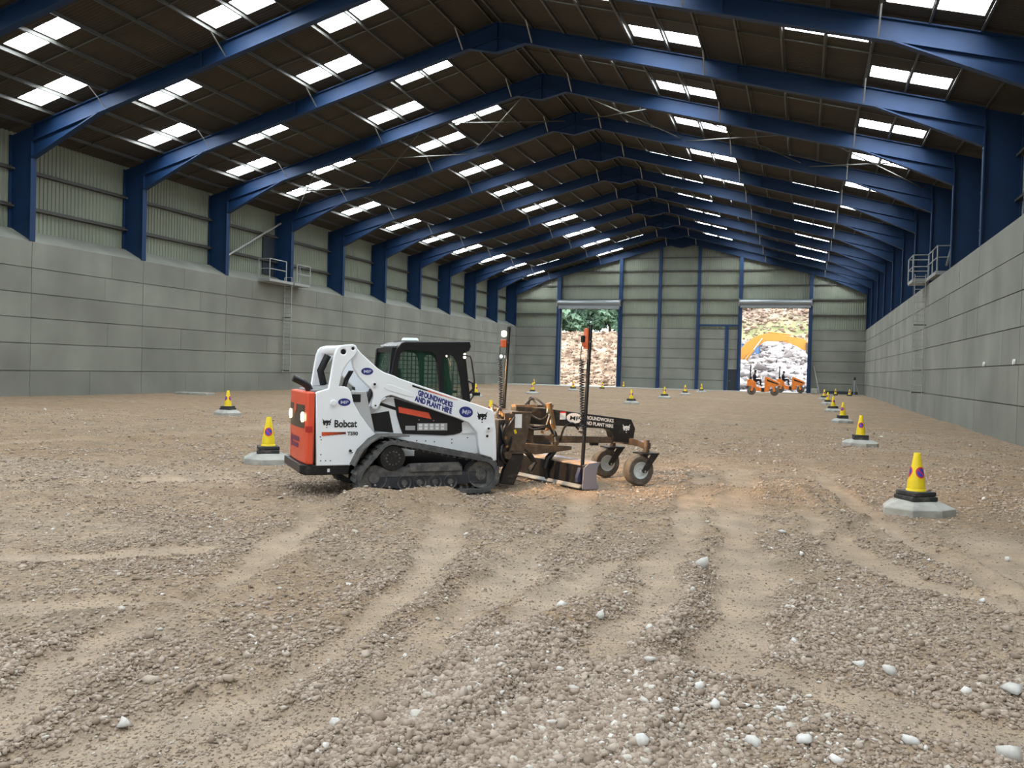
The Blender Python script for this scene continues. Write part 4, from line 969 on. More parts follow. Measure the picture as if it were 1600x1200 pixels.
# lift arms
PA = [(-1.319, 1.734), (-1.29, 1.82), (-1.249, 1.846), (-1.192, 1.784), (-.984, 1.606), (-.90, 1.555), (-.776, 1.518), (-.699, 1.482), (.594, 1.083), (.615, 1.05), (.628, .967), (.65, .80), (.658, .655), (.672, .40), (.60, .37), (.44, .42), (.40, .62), (.379, .772), (.254, .907), (.10, .965), (-.068, 1.02), (-.75, 1.248), (-.80, 1.262), (-.863, 1.246), (-.90, 1.22), (-.93, 1.175), (-.955, 1.115), (-.975, 1.088), (-1.008, 1.078), (-1.04, 1.095), (-1.055, 1.13), (-1.045, 1.18), (-1.03, 1.23), (-1.035, 1.29), (-1.06, 1.34), (-1.108, 1.381), (-1.222, 1.489), (-1.288, 1.598)]
for s in (-1, 1):
    y0, y1 = (-.515, -.435) if s < 0 else (.435, .515); ys = s*.515
    ar = plate('lift_arm', PA, [], y0, y1, WHT, ld, .012)
    for cx, cz, rr in ((-1.026, 1.401, .032), (.53, .83, .034)): MB().lathe([(0, -.012), (rr*.55, -.012), (rr, -.012), (rr, .012), (0, .012)], (cx, ys+s*.012, cz), 'y', 16).build('pivot_boss', WHT, ar, smooth=False)
    for cx, cz, rr in ((-1.026, 1.401, .016), (.53, .83, .015), (.512, .729, .018), (-1.009, 1.129, .012), (.60, 1.06, .006)): MB().lathe([(0, -.004), (rr, -.004), (rr, .004), (0, .004)], (cx, ys+s*.027, cz), 'y', 12).build('pivot_pin', BLK, ar)
    MB().prism([(-.86, 1.40), (-.90, 1.36), (-.86, 1.33), (-.55, 1.245), (-.50, 1.25), (-.50, 1.29), (-.80, 1.395)], min(ys, ys+s*.006), max(ys, ys+s*.006)).build('arm_pressing', WHT, ar, bevel=.004)
    MB().tube([(-1.04, s*.47, 1.33), (-1.17, s*.47, .97)], .036, 12).build('lift_cylinder', BLKC, ld, smooth=True)
    MB().tube([(-1.075, s*.425, 1.30), (-1.20, s*.425, .97)], .02, 10).build('lift_cylinder_hose', GREY, ld, smooth=True)
    MB().tube([(-.93, s*.40, 1.15), (-.70, s*.40, 1.08)], .03, 10).build('stabiliser_link', BLKC, ld)
MB().tube([(.50, -.44, .90), (.50, .44, .90)], .06, 12).build('arm_cross_tube', WHT, ld)
XF = (1.0209, .028)
# chassis
PL = [(-1.12, 1.08), (-.976, .78), (-.97, .70), (-.60, .63), (.49, .43), (.46, .62), (.40, .80), (.27, .90), (-.06, 1.02), (-.75, 1.24), (-.80, 1.24)]
MB().prism(PL, -.42, .42).build('chassis', WHT, ld, bevel=.01)
MB().prism([(-1.30, .20), (-1.30, .42), (-.97, .69), (-.60, .62), (.50, .42), (.50, .20)], -.43, .43).build('belly', BLKC, ld)
for s in (-1, 1): MB().prism([(-.64, .63), (-.40, .585), (-.42, .55), (-.46, .54), (-.46, .47), (-.60, .47)], s*.45-.01, s*.45+.01).build('chassis_bracket', WHT, ld)
for s in (-1, 1):
    def sd(poly, name, m_, d0=.0, d1=.006, par=ld):
        a, b_ = s*(.42+d0), s*(.42+d1); return MB().prism(poly, min(a, b_), max(a, b_)).build(name, m_, par)
    sp_ = sd([(-.738, 1.225), (-.054, 1.022), (.269, .903), (.23, .82), (.172, .768), (.08, .742), (-.046, .733), (-.612, .759), (-.65, .85), (-.695, .993)], 'side_cover', BLKC, 0, .012)
    sd([(-.681, 1.111), (-.274, 1.035), (-.232, .95), (-.669, 1.036)], 'red_sticker', REDS, .012, .016, sp_)
    sd([(-.42, .80), (-.012, .80), (-.012, .895), (-.42, .895)], 'label_sticker', GSTK, .012, .015, sp_)
    for rw in range(2):
        for k in range(5): sd([(-.40+.075*k, .812+.042*rw), (-.355+.075*k, .812+.042*rw), (-.355+.075*k, .845+.042*rw), (-.40+.075*k, .845+.042*rw)], 'label_panel', WSTK, .015, .017, sp_)
    sd([(-.58, .805), (-.45, .805), (-.45, .862), (-.58, .862)], 'small_label', GSTK, .012, .015, sp_)
    for cx, cz in ((-.55, 1.02), (-.40, .94), (-.2, .93)): sd(circle(cx, cz, .008, n=8), 'cover_bolt', GSTK, .012, .016, sp_)
    sd([(-1.07, 1.008), (-.80, 1.055), (-.735, .775), (-.985, .80)], 'intake_vent', BLKC, 0, .01)
    sd([(.19, .90), (.24, .93), (.36, .90), (.38, .76), (.20, .76)], 'step_plate', WHT, 0, .02)
    for cx, cz in ((-.30, .66), (-.18, .65), (-.42, .665), (.06, .68), (.06, .63), (.28, .70)): sd(circle(cx, cz, .009, n=8), 'chassis_bolt', BLKC, 0, .004)
XF = (1.018, .003)
# tracks
CIR = [((-.82, .485), .245), ((-1.045, .235), .24), ((.365, .245), .255)]
def belt(shrink, npt=30):
    pts = []
    def arc(c, r, a0, a1, n_): return [(c[0]+r*math.cos(a0+(a1-a0)*k/n_), c[1]+r*math.sin(a0+(a1-a0)*k/n_)) for k in range(n_+1)]
    def tang(c1, r1, c2, r2):        # outer tangent normal angle, left side travelling c1->c2
        d = math.hypot(c2[0]-c1[0], c2[1]-c1[1]); b_ = math.atan2(c2[1]-c1[1], c2[0]-c1[0]); return b_+math.acos((r1-r2)/d)
    (s_, rs), (rr, r_), (f, rf) = CIR; rs -= shrink; r_ -= shrink; rf -= shrink
    # clockwise travel: rear idler -> sprocket -> front idler -> back along the ground
    t1 = tang(rr, r_, s_, rs); t2 = tang(s_, rs, f, rf); t3 = tang(f, rf, rr, r_)
    pts += arc(rr, r_, 3*math.pi/2, t1, 10)
    pts += arc(s_, rs, t1, t2, 10); pts += arc(f, rf, t2, -math.pi/2, 14)
    return pts
def resamp(pts, step):
    pts = pts+[pts[0]]; out = []; d = 0; nxt = 0
    for a, b_ in zip(pts[:-1], pts[1:]):
        L_ = math.hypot(b_[0]-a[0], b_[1]-a[1])
        while nxt <= d+L_ and L_ > 0: t_ = (nxt-d)/L_; out.append((a[0]+(b_[0]-a[0])*t_, a[1]+(b_[1]-a[1])*t_)); nxt += step
        d += L_
    return out
for s in (-1, 1):
    ya, yb = (-.84, -.54) if s < 0 else (.54, .84)
    trk = empty('track_assembly', (0, 0, 0)); trk.parent = ld
    op, ip = belt(.02), belt(.075); n_ = len(op); m = MB()
    vs = [(x, y, z) for y in (ya, yb) for pp in (op, ip) for x, z in pp]
    fs = []
    for k in range(n_):
        k2 = (k+1) % n_; o0, i0, o1, i1 = 0, n_, 2*n_, 3*n_
        fs += [(o0+k, o0+k2, i0+k2, i0+k), (o1+k, i1+k, i1+k2, o1+k2), (o0+k, o1+k, o1+k2, o0+k2), (i0+k, i0+k2, i1+k2, i1+k)]
    m.add(vs, fs)
    lg = m; rs_ = resamp(belt(.02), .085)
    for a, b_ in zip(rs_, rs_[1:]+rs_[:1]):
        d = Vector((b_[0]-a[0], b_[1]-a[1])); 
        if d.length < 1e-5: continue
        d.normalize(); nn = Vector((-d.y, d.x)); mx = Vector(a)+nn*.008
        lg.bar((mx.x-d.x*.02, ya+.01, mx.y-d.y*.02), (mx.x-d.x*.02, yb-.01, mx.y-d.y*.02), .050, .014, (nn.x, 0, nn.y))
    rs_ = resamp(belt(.075), .085)
    for a, b_ in zip(rs_, rs_[1:]+rs_[:1]):
        d = Vector((b_[0]-a[0], b_[1]-a[1]))
        if d.length < 1e-5: continue
        d.normalize(); nn = Vector((-d.y, d.x)); mx = Vector(a)-nn*.015
        for yy in ((ya+yb)/2-.06, (ya+yb)/2+.06): lg.bar((mx.x, yy-.015, mx.y), (mx.x, yy+.015, mx.y), .035, .03, (nn.x, 0, nn.y))
    m.build('rubber_track', RUB, trk, fix=False)
    yc = (ya+yb)/2; yo = ya if s < 0 else yb; si = -s
    def wheel(cx, cz, r, w, m_, name, prof=None): return MB().lathe(prof or [(0, -w/2), (r*.4, -w/2), (r*.45, -w/2+.02), (r*.8, -w/2+.02), (r, -w/2), (r, w/2), (0, w/2)], (cx, yc, cz), 'y', 24).build(name, m_, trk, smooth=True)
    sw = MB().lathe([(0, -.12), (.155, -.12), (.165, -.10), (.165, .10), (0, .12)], (-.82, yc, .485), 'y', 28).build('drive_motor', BLK, trk, smooth=True)
    for k in range(12):
        a = 2*math.pi*k/12; MB().lathe([(0, 0), (.011, 0), (.011, .01), (0, .012)], (-.82+.085*math.cos(a), yc+s*.125-(.012 if s < 0 else 0), .485+.085*math.sin(a)), 'y', 8).build('drive_bolt', FRM, sw)
    wheel(-1.045, .235, .16, .2, FRM, 'rear_idler'); wheel(.365, .245, .175, .2, FRM, 'front_idler')
    for cx in (-.66, -.464, -.26, -.055): wheel(cx, .165, .088, .22, FRM, 'track_roller')
    PF = [(-1.07, .125), (-1.06, .245), (-.737, .262), (-.66, .34), (-.611, .404), (.06, .414), (.10, .38), (.117, .292), (.452, .286), (.44, .135), (.063, .134), (-.013, .075), (-.658, .088)]
    a, b_ = (ya+.055, ya+.085) if s < 0 else (yb-.085, yb-.055)
    fr_ = plate('track_frame', PF, [], a, b_, FRD, trk, .006)
    MB().box(-1.0, .10, min(yc-.1, yc+.1), max(yc-.1, yc+.1), .25, .36).build('frame_tube', FRM, trk)
    MB().prism([(-.60, .30), (-.60, .412), (.05, .42), (.09, .30)], min(yo, yo-s*.06)+(0 if s > 0 else .03), max(yo, yo-s*.06)-(.03 if s > 0 else 0)).build('frame_step', FRM, trk, bevel=.012)
    for cx, cz in ((-1.03, .15), (-.85, .12), (-.66, .125), (-.46, .135), (-.26, .13), (-.04, .12)):
        MB().lathe([(0, 0), (.014, 0), (.014, .012), (0, .014)], (cx, (a if s < 0 else b_)+(-.012 if s < 0 else 0), cz), 'y', 8).build('frame_bolt', GALV, fr_)
    fp = [(-1.31, .40), (-1.22, .585), (-1.10, .70), (-.98, .765), (-.62, .765), (-.62, .755), (-.97, .75), (-1.09, .685), (-1.205, .575), (-1.29, .40)]
    MB().prism(fp, min(ya, yb)+(0 if s < 0 else -.1), max(ya, yb)+(.1 if s < 0 else 0)).build('fender', FRM, ld)
XF = (1.018, .033)
# cab
PC = [(-.80, 1.30), (-.79, 1.54), (-.765, 1.70), (-.735, 1.83), (-.70, 1.90), (-.66, 1.945), (-.61, 1.962), (.277, 1.996), (.295, 1.93), (.27, 1.87), (.181, 1.819), (.227, 1.617), (.31, 1.191), (.345, .93), (-.75, .93), (-.80, 1.1)]
W1 = [(-1.02, 1.45), (-1.018, 1.70), (-.985, 1.815), (-.845, 1.845), (-.865, 1.60), (-.90, 1.45)]
W2 = [(-.70, 1.18), (-.695, 1.66), (-.675, 1.78), (-.64, 1.835), (-.57, 1.855), (-.25, 1.835), (-.20, 1.80), (-.175, 1.72), (-.12, 1.14), (-.3, 1.10)]
W3 = [(-.06, 1.08), (-.095, 1.70), (-.085, 1.78), (-.05, 1.805), (.011, 1.804), (.06, 1.775), (.104, 1.691), (.15, 1.50), (.178, 1.33), (.215, 1.06)]
cab = empty('cab', (0, 0, 0)); cab.parent = ld
for s in (-1, 1):
    y0, y1 = (-.415, -.385) if s < 0 else (.385, .415)
    plate('cab_side', PC, [W2, W3], y0, y1, BLKC, cab, .006)
    for wn, w_ in enumerate((W2, W3)):
        gl = MB(); gl.add([(x, s*.38, z) for x, z in w_], [tuple(range(len(w_)))]); gl.build('window_glass', GLASS, cab, fix=False)
    g = MB(); x = -.74
    while x < .2: g.bar((x, s*.365, 1.05), (x, s*.365, 1.86), .006, .006, (0, 1, 0)); x += .058
    z = 1.08
    while z < 1.86: g.bar((-.75, s*.36, z), (.22, s*.36, z), .006, .006); z += .058
    g.build('window_guard', BLKC, cab)
MB().prism([(-.725, 1.86), (-.70, 1.90), (-.66, 1.945), (-.61, 1.962), (.277, 1.996), (.295, 1.93), (.27, 1.88), (.24, 1.93), (-.60, 1.91), (-.67, 1.89)], -.42, .42).build('cab_roof', BLKC, cab, bevel=.01)
rr_ = MB()
for s in (-1, 1): rr_.bar((-.80, s*.36, 1.20), (-.745, s*.36, 1.86), .06, .07)
rr_.bar((-.80, -.38, 1.40), (-.80, .38, 1.40), .05, .06); rr_.bar((-.745, -.38, 1.85), (-.745, .38, 1.85), .05, .06); rr_.build('rear_window_frame', BLKC, cab)
MB().add([(-.80, -.34, 1.42), (-.80, .34, 1.42), (-.745, .34, 1.84), (-.745, -.34, 1.84)], [(0, 1, 2, 3)]).build('rear_glass', GLASS, cab, fix=False)
g = MB()
for k in range(11): g.bar((-.79, -.3+.06*k, 1.42), (-.735, -.3+.06*k, 1.84), .006, .006)
for k in range(7): g.bar((-.785+.0075*k, -.34, 1.44+.06*k), (-.785+.0075*k, .34, 1.44+.06*k), .006, .006)
g.build('rear_guard', BLKC, cab)
fd = MB()
for s in (-1, 1): fd.bar((.33, s*.36, .95), (.20, s*.36, 1.84), .05, .05)
fd.bar((.20, -.38, 1.84), (.20, .38, 1.84), .06, .06); fd.bar((.33, -.38, .97), (.33, .38, .97), .06, .06); fd.build('door_frame', BLKC, cab)
MB().add([(.33, -.34, .98), (.33, .34, .98), (.205, .34, 1.82), (.205, -.34, 1.82)], [(0, 1, 2, 3)]).build('door_glass', GLASS, cab, fix=False)
st_ = MB(); st_.box(-.62, -.18, -.22, .22, 1.02, 1.16); st_.box(-.70, -.58, -.21, .21, 1.1, 1.62); st_.build('seat', mat('seat_fabric', (.03, .03, .03), .9), cab, bevel=.04)
for s in (-1, 1): MB().tube([(-.1, s*.27, 1.0), (-.08, s*.27, 1.28)], .02, 8).build('joystick', BLKC, cab)
MB().lathe([(.11, 0), (.12, .015), (.10, .05), (0, .055)], (-.42, 0, 1.975), seg=20).build('roof_beacon', mat('clear_beacon', (.7, .78, .75), .15), cab, smooth=True)
MB().box(-.62, -.22, -.1, .1, 1.958, 1.982).build('beacon_base', GREY, cab)
for k in range(7): MB().box(-.735, -.70, -.33+.1*k, -.27+.1*k, 1.905, 1.925).build('warning_mark', WSTK, cab)
for s in (-1, 1):
    MB().lathe([(0, 0), (.035, 0), (.04, .02), (0, .03)], (.205, s*.37, 1.80), 'x', 14).build('front_work_lamp', LAMPF, cab)
    MB().tube([(.18, s*.415, 1.81), (.277, s*.43, 1.80), (.30, s*.43, 1.74), (.346, s*.43, 1.484), (.342, s*.43, 1.27), (.30, s*.42, 1.20)], .012, 8).build('grab_rail', BLKC, cab, smooth=True)
    MB().tube([(.27, s*.40, 1.47), (.32, s*.44, 1.44), (.33, s*.45, 1.36), (.29, s*.41, 1.30)], .018, 8).build('mirror_arm', BLKC, cab)
    MB().box(.33, .42, s*.44-.03, s*.44+.03, 1.27, 1.31).build('mirror', BLKC, cab)
MB().box(.35, .36, -.06, .06, 1.12, 1.18).build('lower_door_mark', BLKC, cab)
XF = (1.0, 0.0)
# lettering on the right-hand side (the one facing the camera) and the left
RX, UZ = (1, 0, 0), (0, 0, 1)
def disc(name, cx, cz, rx, rz, y, m_, par, t_=.002): MB().prism(circle(cx, cz, rx, rz, 28), min(y, y-t_), max(y, y-t_)).build(name, m_, par)
CAT = [[(-.5, .50), (-.40, .20), (-.46, .02), (-.34, -.10), (-.40, -.20), (-.22, -.24), (-.16, -.10), (-.05, -.30), (.06, -.30), (.16, -.10), (.24, -.24), (.40, -.18), (.34, -.06), (.46, .02), (.40, .20), (.5, .50), (.28, .26), (.0, .30), (-.28, .26)],
       [(-.07, -.42), (.07, -.42), (.05, -.52), (-.05, -.52)]]
def cat(cx, cz, w, y, m_, m_face, par, dirx=1):
    for poly in CAT: MB().prism([(cx+dirx*px_*w, cz+pz_*w) for px_, pz_ in poly], min(y, y-.002), max(y, y-.002)).build('animal_head_emblem', m_, par)
    MB().prism([(cx+dirx*a*w, cz+b_*w) for a, b_ in ((-.16, .02), (-.04, -.04), (-.02, -.20), (-.12, -.12))], min(y-.002, y-.003), max(y-.002, y-.003)).build('emblem_detail', m_face, par)
    MB().prism([(cx+dirx*a*w, cz+b_*w) for a, b_ in ((.30, .05), (.14, -.02), (.12, -.08), (.28, -.04))], min(y-.002, y-.003), max(y-.002, y-.003)).build('emblem_detail', m_face, par)
bp_ = [o for o in bpy.data.objects if o.name.startswith('side_panel') and o.parent == ld][0]
am_ = [o for o in bpy.data.objects if o.name.startswith('lift_arm') and o.parent == ld][0]
yb_ = -.601; ya_ = -.516
def mp(cx, cz, rx, rz, y, par, ang=0, mo=NAVY, mtx=PALE):
    MB().prism([(cx+(x*math.cos(ang)-z*math.sin(ang)), cz+(x*math.sin(ang)+z*math.cos(ang))) for x, z in circle(0, 0, rx, rz, 28)], y-.002, y).build('oval_badge', mo, par)
    h_ = rz*1.15; text('badge_lettering', 'MP', (cx-rx*.62*math.cos(ang)+h_*.36*math.sin(ang), y-.003, cz-h_*.36-rx*.62*math.sin(ang)), (math.cos(ang), 0, math.sin(ang)), (-math.sin(ang), 0, math.cos(ang)), h_, mtx, par, .001, rx*1.24)
mp(-1.414, 1.172, .078, .047, yb_, bp_); cat(-1.625, .911, .115, yb_, BLKC, WHT, bp_)
XF = (1.019, .029); mp(-1.119, 1.562, .076, .046, ya_, am_); mp(.213, 1.052, .098, .072, ya_, am_, -.2); cat(.443, .985, .15, ya_, BLKC, WHT, am_); XF = (1.0, 0.0)
text('lettering', 'Bobcat', (-1.535, yb_-.001, .861), RX, UZ, .125, BLKC, bp_, .0035, .285)
text('model_lettering', 'T590', (-1.365, yb_-.001, .758), RX, UZ, .062, mat('dark_grey_print', (.08, .08, .08), .5), bp_, .003, .135)
for k in range(6):
    MB().box(-1.685+.05*k, -1.685+.05*(k+1), yb_-.002, yb_, .752+.004*k, .80).build('stripe', mat('stripe_%s' % 'abcdef'[k], tuple(np.array((.62, .09, .03))*(1-k/6)+np.array((.01, .01, .01))*(k/6)), .4), bp_)
XF = (1.019, .029)
an = math.atan2(-.335, 1); dr = (math.cos(an), 0, math.sin(an)); ur = (-math.sin(an)*.25, 0, 1)
text('arm_lettering', 'GROUNDWORKS', (-.452, ya_-.001, 1.270), dr, ur, .094, NAVY, am_, .0055, .50)
text('arm_lettering', 'AND PLANT HIRE', (-.49, ya_-.001, 1.196), dr, ur, .094, NAVY, am_, .0055, .535)
for k in range(6):
    f0, f1 = k/6, (k+1)/6; xa, xb = -.53+.62*f0, -.53+.62*f1; za = lambda x: 1.403-.312*(x+.53)
    MB().prism([(xa, za(xa)), (xb, za(xb)), (xb, za(xb)-.026*(1-f1*.8)), (xa, za(xa)-.026*(1-f0*.8))], ya_-.002, ya_).build('arm_stripe', BLKC if k < 2 else MATS['stripe_a'], am_)

XF = (1.0, 0.0)
# ------------------------------------------------------------------ grader attachment
gd_ = empty('grader_attachment', (MO[0], MO[1], 0), MT, 'black and brown grader attachment with two laser masts and castor wheels', 'grader blade')
XF = (1.04, .018)
MB().box(.70, .80, -.46, .46, .30, .95).build('quick_hitch_plate', BLK, gd_, bevel=.01)
hp_ = MB().prism([(.80, .30), (.80, 1.0), (1.12, 1.05), (1.12, .88), (1.05, .45), (.95, .30)], -.18, .26).build('hitch_box', BLK, gd_, bevel=.01)
for y in (-.44, .40):
    pl_ = MB().prism([(.899, 1.056), (1.195, 1.049), (1.091, .491), (.904, .513)], y, y+.035).build('hitch_side_plate', BRZ, gd_, bevel=.004)
    MB().box(.80, .90, y, y+.035, .50, 1.03).build('hitch_flange', BRZ, gd_)
    MB().prism([(.90, .475), (1.09, .472), (1.03, .25), (.95, .04), (.754, .065), (.80, .25)], y-.02, y+.08).build('hitch_skid', BLK, gd_, bevel=.012)
    MB().box(.78, 1.12, y-.03, y+.10, .478, .495).build('skid_cap', BRZ, gd_)
    if y < 0:
        MB().box(.945, 1.045, y-.003, y, .83, 1.02).build('white_sticker', WSTK, pl_); MB().prism([(.93, .80), (.96, .81), (.98, .76), (.95, .745)], y-.003, y).build('yellow_sticker', YEL, pl_)
XF = (1.048, .039)
bm_ = MB().prism([(1.081, 1.118), (1.658, 1.07), (2.925, .925), (2.992, .791), (2.962, .566), (2.637, .59), (2.625, .66), (2.60, .74), (2.55, .775), (2.45, .79), (1.386, .853), (1.088, .873)], -.09, .09).build('main_beam', BLK, gd_, bevel=.008)
MB().prism([(1.276, .702), (2.66, .656), (2.66, .567), (1.348, .584)], -.05, .05).build('lower_beam', BRZ, gd_, bevel=.006)
MB().prism([(1.09, .87), (1.35, .85), (1.35, .58), (1.09, .60)], -.12, .12).build('beam_root', BRZ, gd_, bevel=.01)
MB().box(2.30, 2.42, -.03, .03, .53, .57).build('beam_bracket', BLK, gd_)
MB().box(1.08, 1.66, -.07, .07, 1.10, 1.135).build('beam_top_cover', BRZ, gd_)
yg = -.091
mp(1.985, .945, .125, .075, yg, bm_, -.1, WSTK, BLKC)
ag = -.114; dg_ = (math.cos(ag), 0, math.sin(ag))
text('beam_lettering', 'GROUNDWORKS', (2.135, yg-.001, .935), dg_, UZ, .072, WSTK, bm_, .002, .49)
text('beam_lettering', 'AND PLANT HIRE', (2.135, yg-.001, .855), dg_, UZ, .072, WSTK, bm_, .002, .49)
cat(2.84, .79, .13, yg, WSTK, BLKC, bm_)
s_ = MB().box(1.755, 1.845, yg-.002, yg, .925, 1.02).build('notice_sticker', WSTK, bm_); MB().box(1.755, 1.845, yg-.002, yg, 1.021, 1.04).build('notice_header', CREDM, s_)
XF = (1.0, 0.0)
# castor wheels
MB().bar((3.12, -.36, .59), (3.12, .24, .59), .10, .10).build('axle_beam', BRZ, gd_, bevel=.008)
MB().box(3.04, 3.20, .04, .10, .61, .69).build('axle_pin', BLK, gd_)
for yw, nm in ((-.59, 'near'), (.36, 'far')):
    MB().bar((3.12, yw*.6, .59), (3.07, yw, .57), .11, .09).build('axle_arm', BRZ, gd_)
    c_ = empty('castor', (0, 0, 0)); c_.parent = gd_; xw = 2.93; k = yw
    MB().lathe([(0, .48), (.042, .48), (.042, .66), (.02, .67), (0, .67)], (xw+.13, k, 0), seg=14).build('pivot', BRZ, c_)
    MB().box(xw-.02, xw+.27, k-.13, k+.13, .455, .475).build('fork_top', BLK, c_)
    for s in (-1, 1): MB().prism([(xw+.14, .46), (xw+.27, .46), (xw+.19, .36), (xw+.06, .19), (xw+.01, .19), (xw-.01, .23)], k+s*.115-.008, k+s*.115+.008).build('fork_leg', BLK, c_)
    w = MB().lathe([(.12, -.07), (.17, -.085), (.205, -.08), (.222, -.06), (.226, 0), (.222, .06), (.205, .08), (.17, .085), (.12, .07)], (xw, k, .222), 'y', 32, False).build('tyre', TYRE, c_, smooth=True)
    MB().lathe([(0, -.03), (.03, -.05), (.05, -.045), (.055, -.045), (.10, -.055), (.112, -.072), (.125, -.075), (.125, .075), (.112, .072), (.10, .055), (0, .05)], (xw, k, .222), 'y', 28).build('rim', RIM, c_, smooth=True)
    MB().lathe([(0, -.125), (.016, -.125), (.016, .125), (0, .125)], (xw+.04, k, .212), 'y', 12).build('hub_bolt', GALV, c_)
# blade
b0, b1 = Vector((1.985, -.81, 0)), Vector((1.70, .85, 0)); bd = (b1-b0).normalized(); bf = Vector((bd.y, -bd.x, 0)); BL = (b1-b0).length
bl = empty('blade', (0, 0, 0)); bl.parent = gd_; bl.matrix_local = Matrix(((bf.x, bd.x, 0, b0.x), (bf.y, bd.y, 0, b0.y), (0, 0, 1, 0), (0, 0, 0, 1)))
def on_blade(o): return o
MB().prism([(-.10, .06), (-.10, .33), (.08, .33), (.08, .06)], .0, BL).build('blade_box', BLK, bl, bevel=.006)
MB().prism([(-.11, .03), (-.15, .015), (-.15, .03), (-.11, .065), (-.10, .065)], .02, BL).build('cutting_edge', GALV, bl)
MB().prism([(.08, .03), (.17, .015), (.12, .10), (.10, .20), (.12, .30), (.17, .37), (.15, .375), (.08, .33)], .0, BL).build('moldboard', BLADE, bl, smooth=True)
MB().prism([(-.09, .331), (-.05, .345), (.06, .35), (.13, .36), (.12, .331)], .03, BL-.02).build('packed_soil', SOIL, bl)
MB().prism([(-.12, .01), (-.08, .0), (.17, .0), (.13, .10), (.12, .20), (.14, .30), (.19, .375), (-.02, .36), (-.06, .33), (-.10, .30)], -.016, .0).build('end_plate', BLADE, bl)
MB().prism([(-.12, .01), (.17, .0), (.13, .10), (.12, .20), (.19, .375), (-.10, .30)], BL, BL+.016).build('end_plate', BLADE, bl)
for ty in (.08, BL-.1): MB().prism([(-.16, .10), (-.16, .16), (-.11, .30), (-.10, .10)], ty-.03, ty+.03).build('mast_socket', mat('blue_grey_bracket', (.03, .04, .09), .5), bl)
XF = (1.048, .039)
MB().tube([(1.42, 0, .56), (1.60, -.05, .54), (1.70, -.06, .47), (1.62, -.04, .36), (1.58, -.02, .22), (1.64, 0, .05)], [.06, .06, .055, .05, .045, .04], 8).build('gooseneck', BLK, gd_)
MB().lathe([(0, .50), (.20, .50), (.20, .56), (0, .56)], (1.52, 0, 0), seg=28).build('turntable', BRZ, gd_, bevel=.005)
MB().prism([(1.15, .60), (1.85, .55), (1.85, .50), (1.60, .47), (1.30, .44), (1.10, .50)], -.30, -.22).build('tilt_frame', BRZ, gd_, bevel=.008)
MB().tube([(1.10, -.26, .55), (1.22, -.27, .44), (1.30, -.28, .33), (1.22, -.28, .20)], .04, 8).build('tilt_arm', BLK, gd_)
MB().tube([(1.475, -.30, 1.17), (1.555, -.30, .80)], .042, 16).build('tilt_cylinder', GOLD, gd_, smooth=True)
MB().tube([(1.555, -.30, .80), (1.59, -.30, .60)], .018, 10).build('cylinder_rod', CHR, gd_, smooth=True)
MB().lathe([(0, -.04), (.03, -.04), (.03, .04), (0, .04)], (1.60, -.30, .60), 'y', 12).build('cylinder_clevis', BRZ, gd_)
for k in range(3): MB().box(1.43+.03*k, 1.45+.03*k, -.36, -.33, 1.04-.08*k, 1.10-.08*k).build('hose_fitting', GALV, gd_)
hs = [[(.82, -.30, .80), (.88, -.42, .72), (.83, -.46, .55), (.80, -.36, .42)], [(.80, -.2, .95), (.72, -.42, .90), (.74, -.5, .70), (.80, -.38, .52)], [(.95, -.2, 1.02), (1.25, -.12, 1.00), (1.40, -.2, .93), (1.46, -.31, 1.00), (1.45, -.31, 1.08)],
      [(1.20, -.06, 1.10), (1.34, -.03, 1.22), (1.42, -.1, 1.20), (1.52, -.2, 1.05), (1.47, -.27, .85)], [(1.12, -.12, .86), (1.35, -.16, .82), (1.50, -.16, .83), (1.62, -.2, .80)], [(1.15, -.12, .83), (1.38, -.15, .79), (1.55, -.16, .80)],
      [(1.76, -.10, .60), (1.82, -.10, .80), (1.95, -.10, .87), (2.05, -.10, .78)], [(.86, -.10, 1.0), (.78, -.25, 1.10), (.72, -.3, 1.02), (.74, -.35, .90)], [(.80, .1, 1.0), (.86, .2, 1.12), (.92, .1, 1.08)]]
hs += [[(.80, -.44, .62), (.72, -.50, .58), (.71, -.50, .42), (.80, -.46, .34)], [(.82, -.40, .90), (.74, -.52, .86), (.71, -.54, .72), (.78, -.50, .60)], [(.90, -.46, .98), (.82, -.55, .92), (.76, -.52, .80)],
       [(1.20, -.14, .84), (1.32, -.20, .79), (1.46, -.22, .82), (1.58, -.26, .78), (1.62, -.28, .70)], [(1.48, -.34, 1.0), (1.44, -.38, .9), (1.50, -.36, .78), (1.56, -.33, .70)], [(1.30, -.02, 1.14), (1.33, 0, 1.24), (1.38, -.05, 1.18), (1.40, -.1, 1.12)]]
for p_ in ((.78, -.50, .84), (.76, -.52, .70), (.80, -.48, .58), (.84, -.5, .95), (1.44, -.36, .80), (1.40, -.30, .76), (1.52, -.36, .72)): MB().lathe([(0, 0), (.02, 0), (.022, .02), (.016, .05), (0, .05)], p_, 'y', 10).build('brass_fitting', GOLD, gd_)
MB().lathe([(0, -.03), (.05, -.03), (.05, .03), (0, .03)], (.80, -.50, .46), 'y', 16).build('swivel_pin', BRZ, gd_)
def smooth_pts(P, n_=6):
    P = [Vector(p) for p in P]; P = [P[0]*2-P[1]] + P + [P[-1]*2-P[-2]]; out = []
    for i in range(1, len(P)-2):
        for k in range(n_):
            t_ = k/n_; a, b_, c_, d_ = P[i-1:i+3]; out.append(.5*((2*b_)+(c_-a)*t_+(2*a-5*b_+4*c_-d_)*t_*t_+(3*b_-a-3*c_+d_)*t_**3))
    return out+[P[-2]]
for h_ in hs: MB().tube(smooth_pts(h_), .016, 8).build('hydraulic_hose', BLKC, gd_, smooth=True)
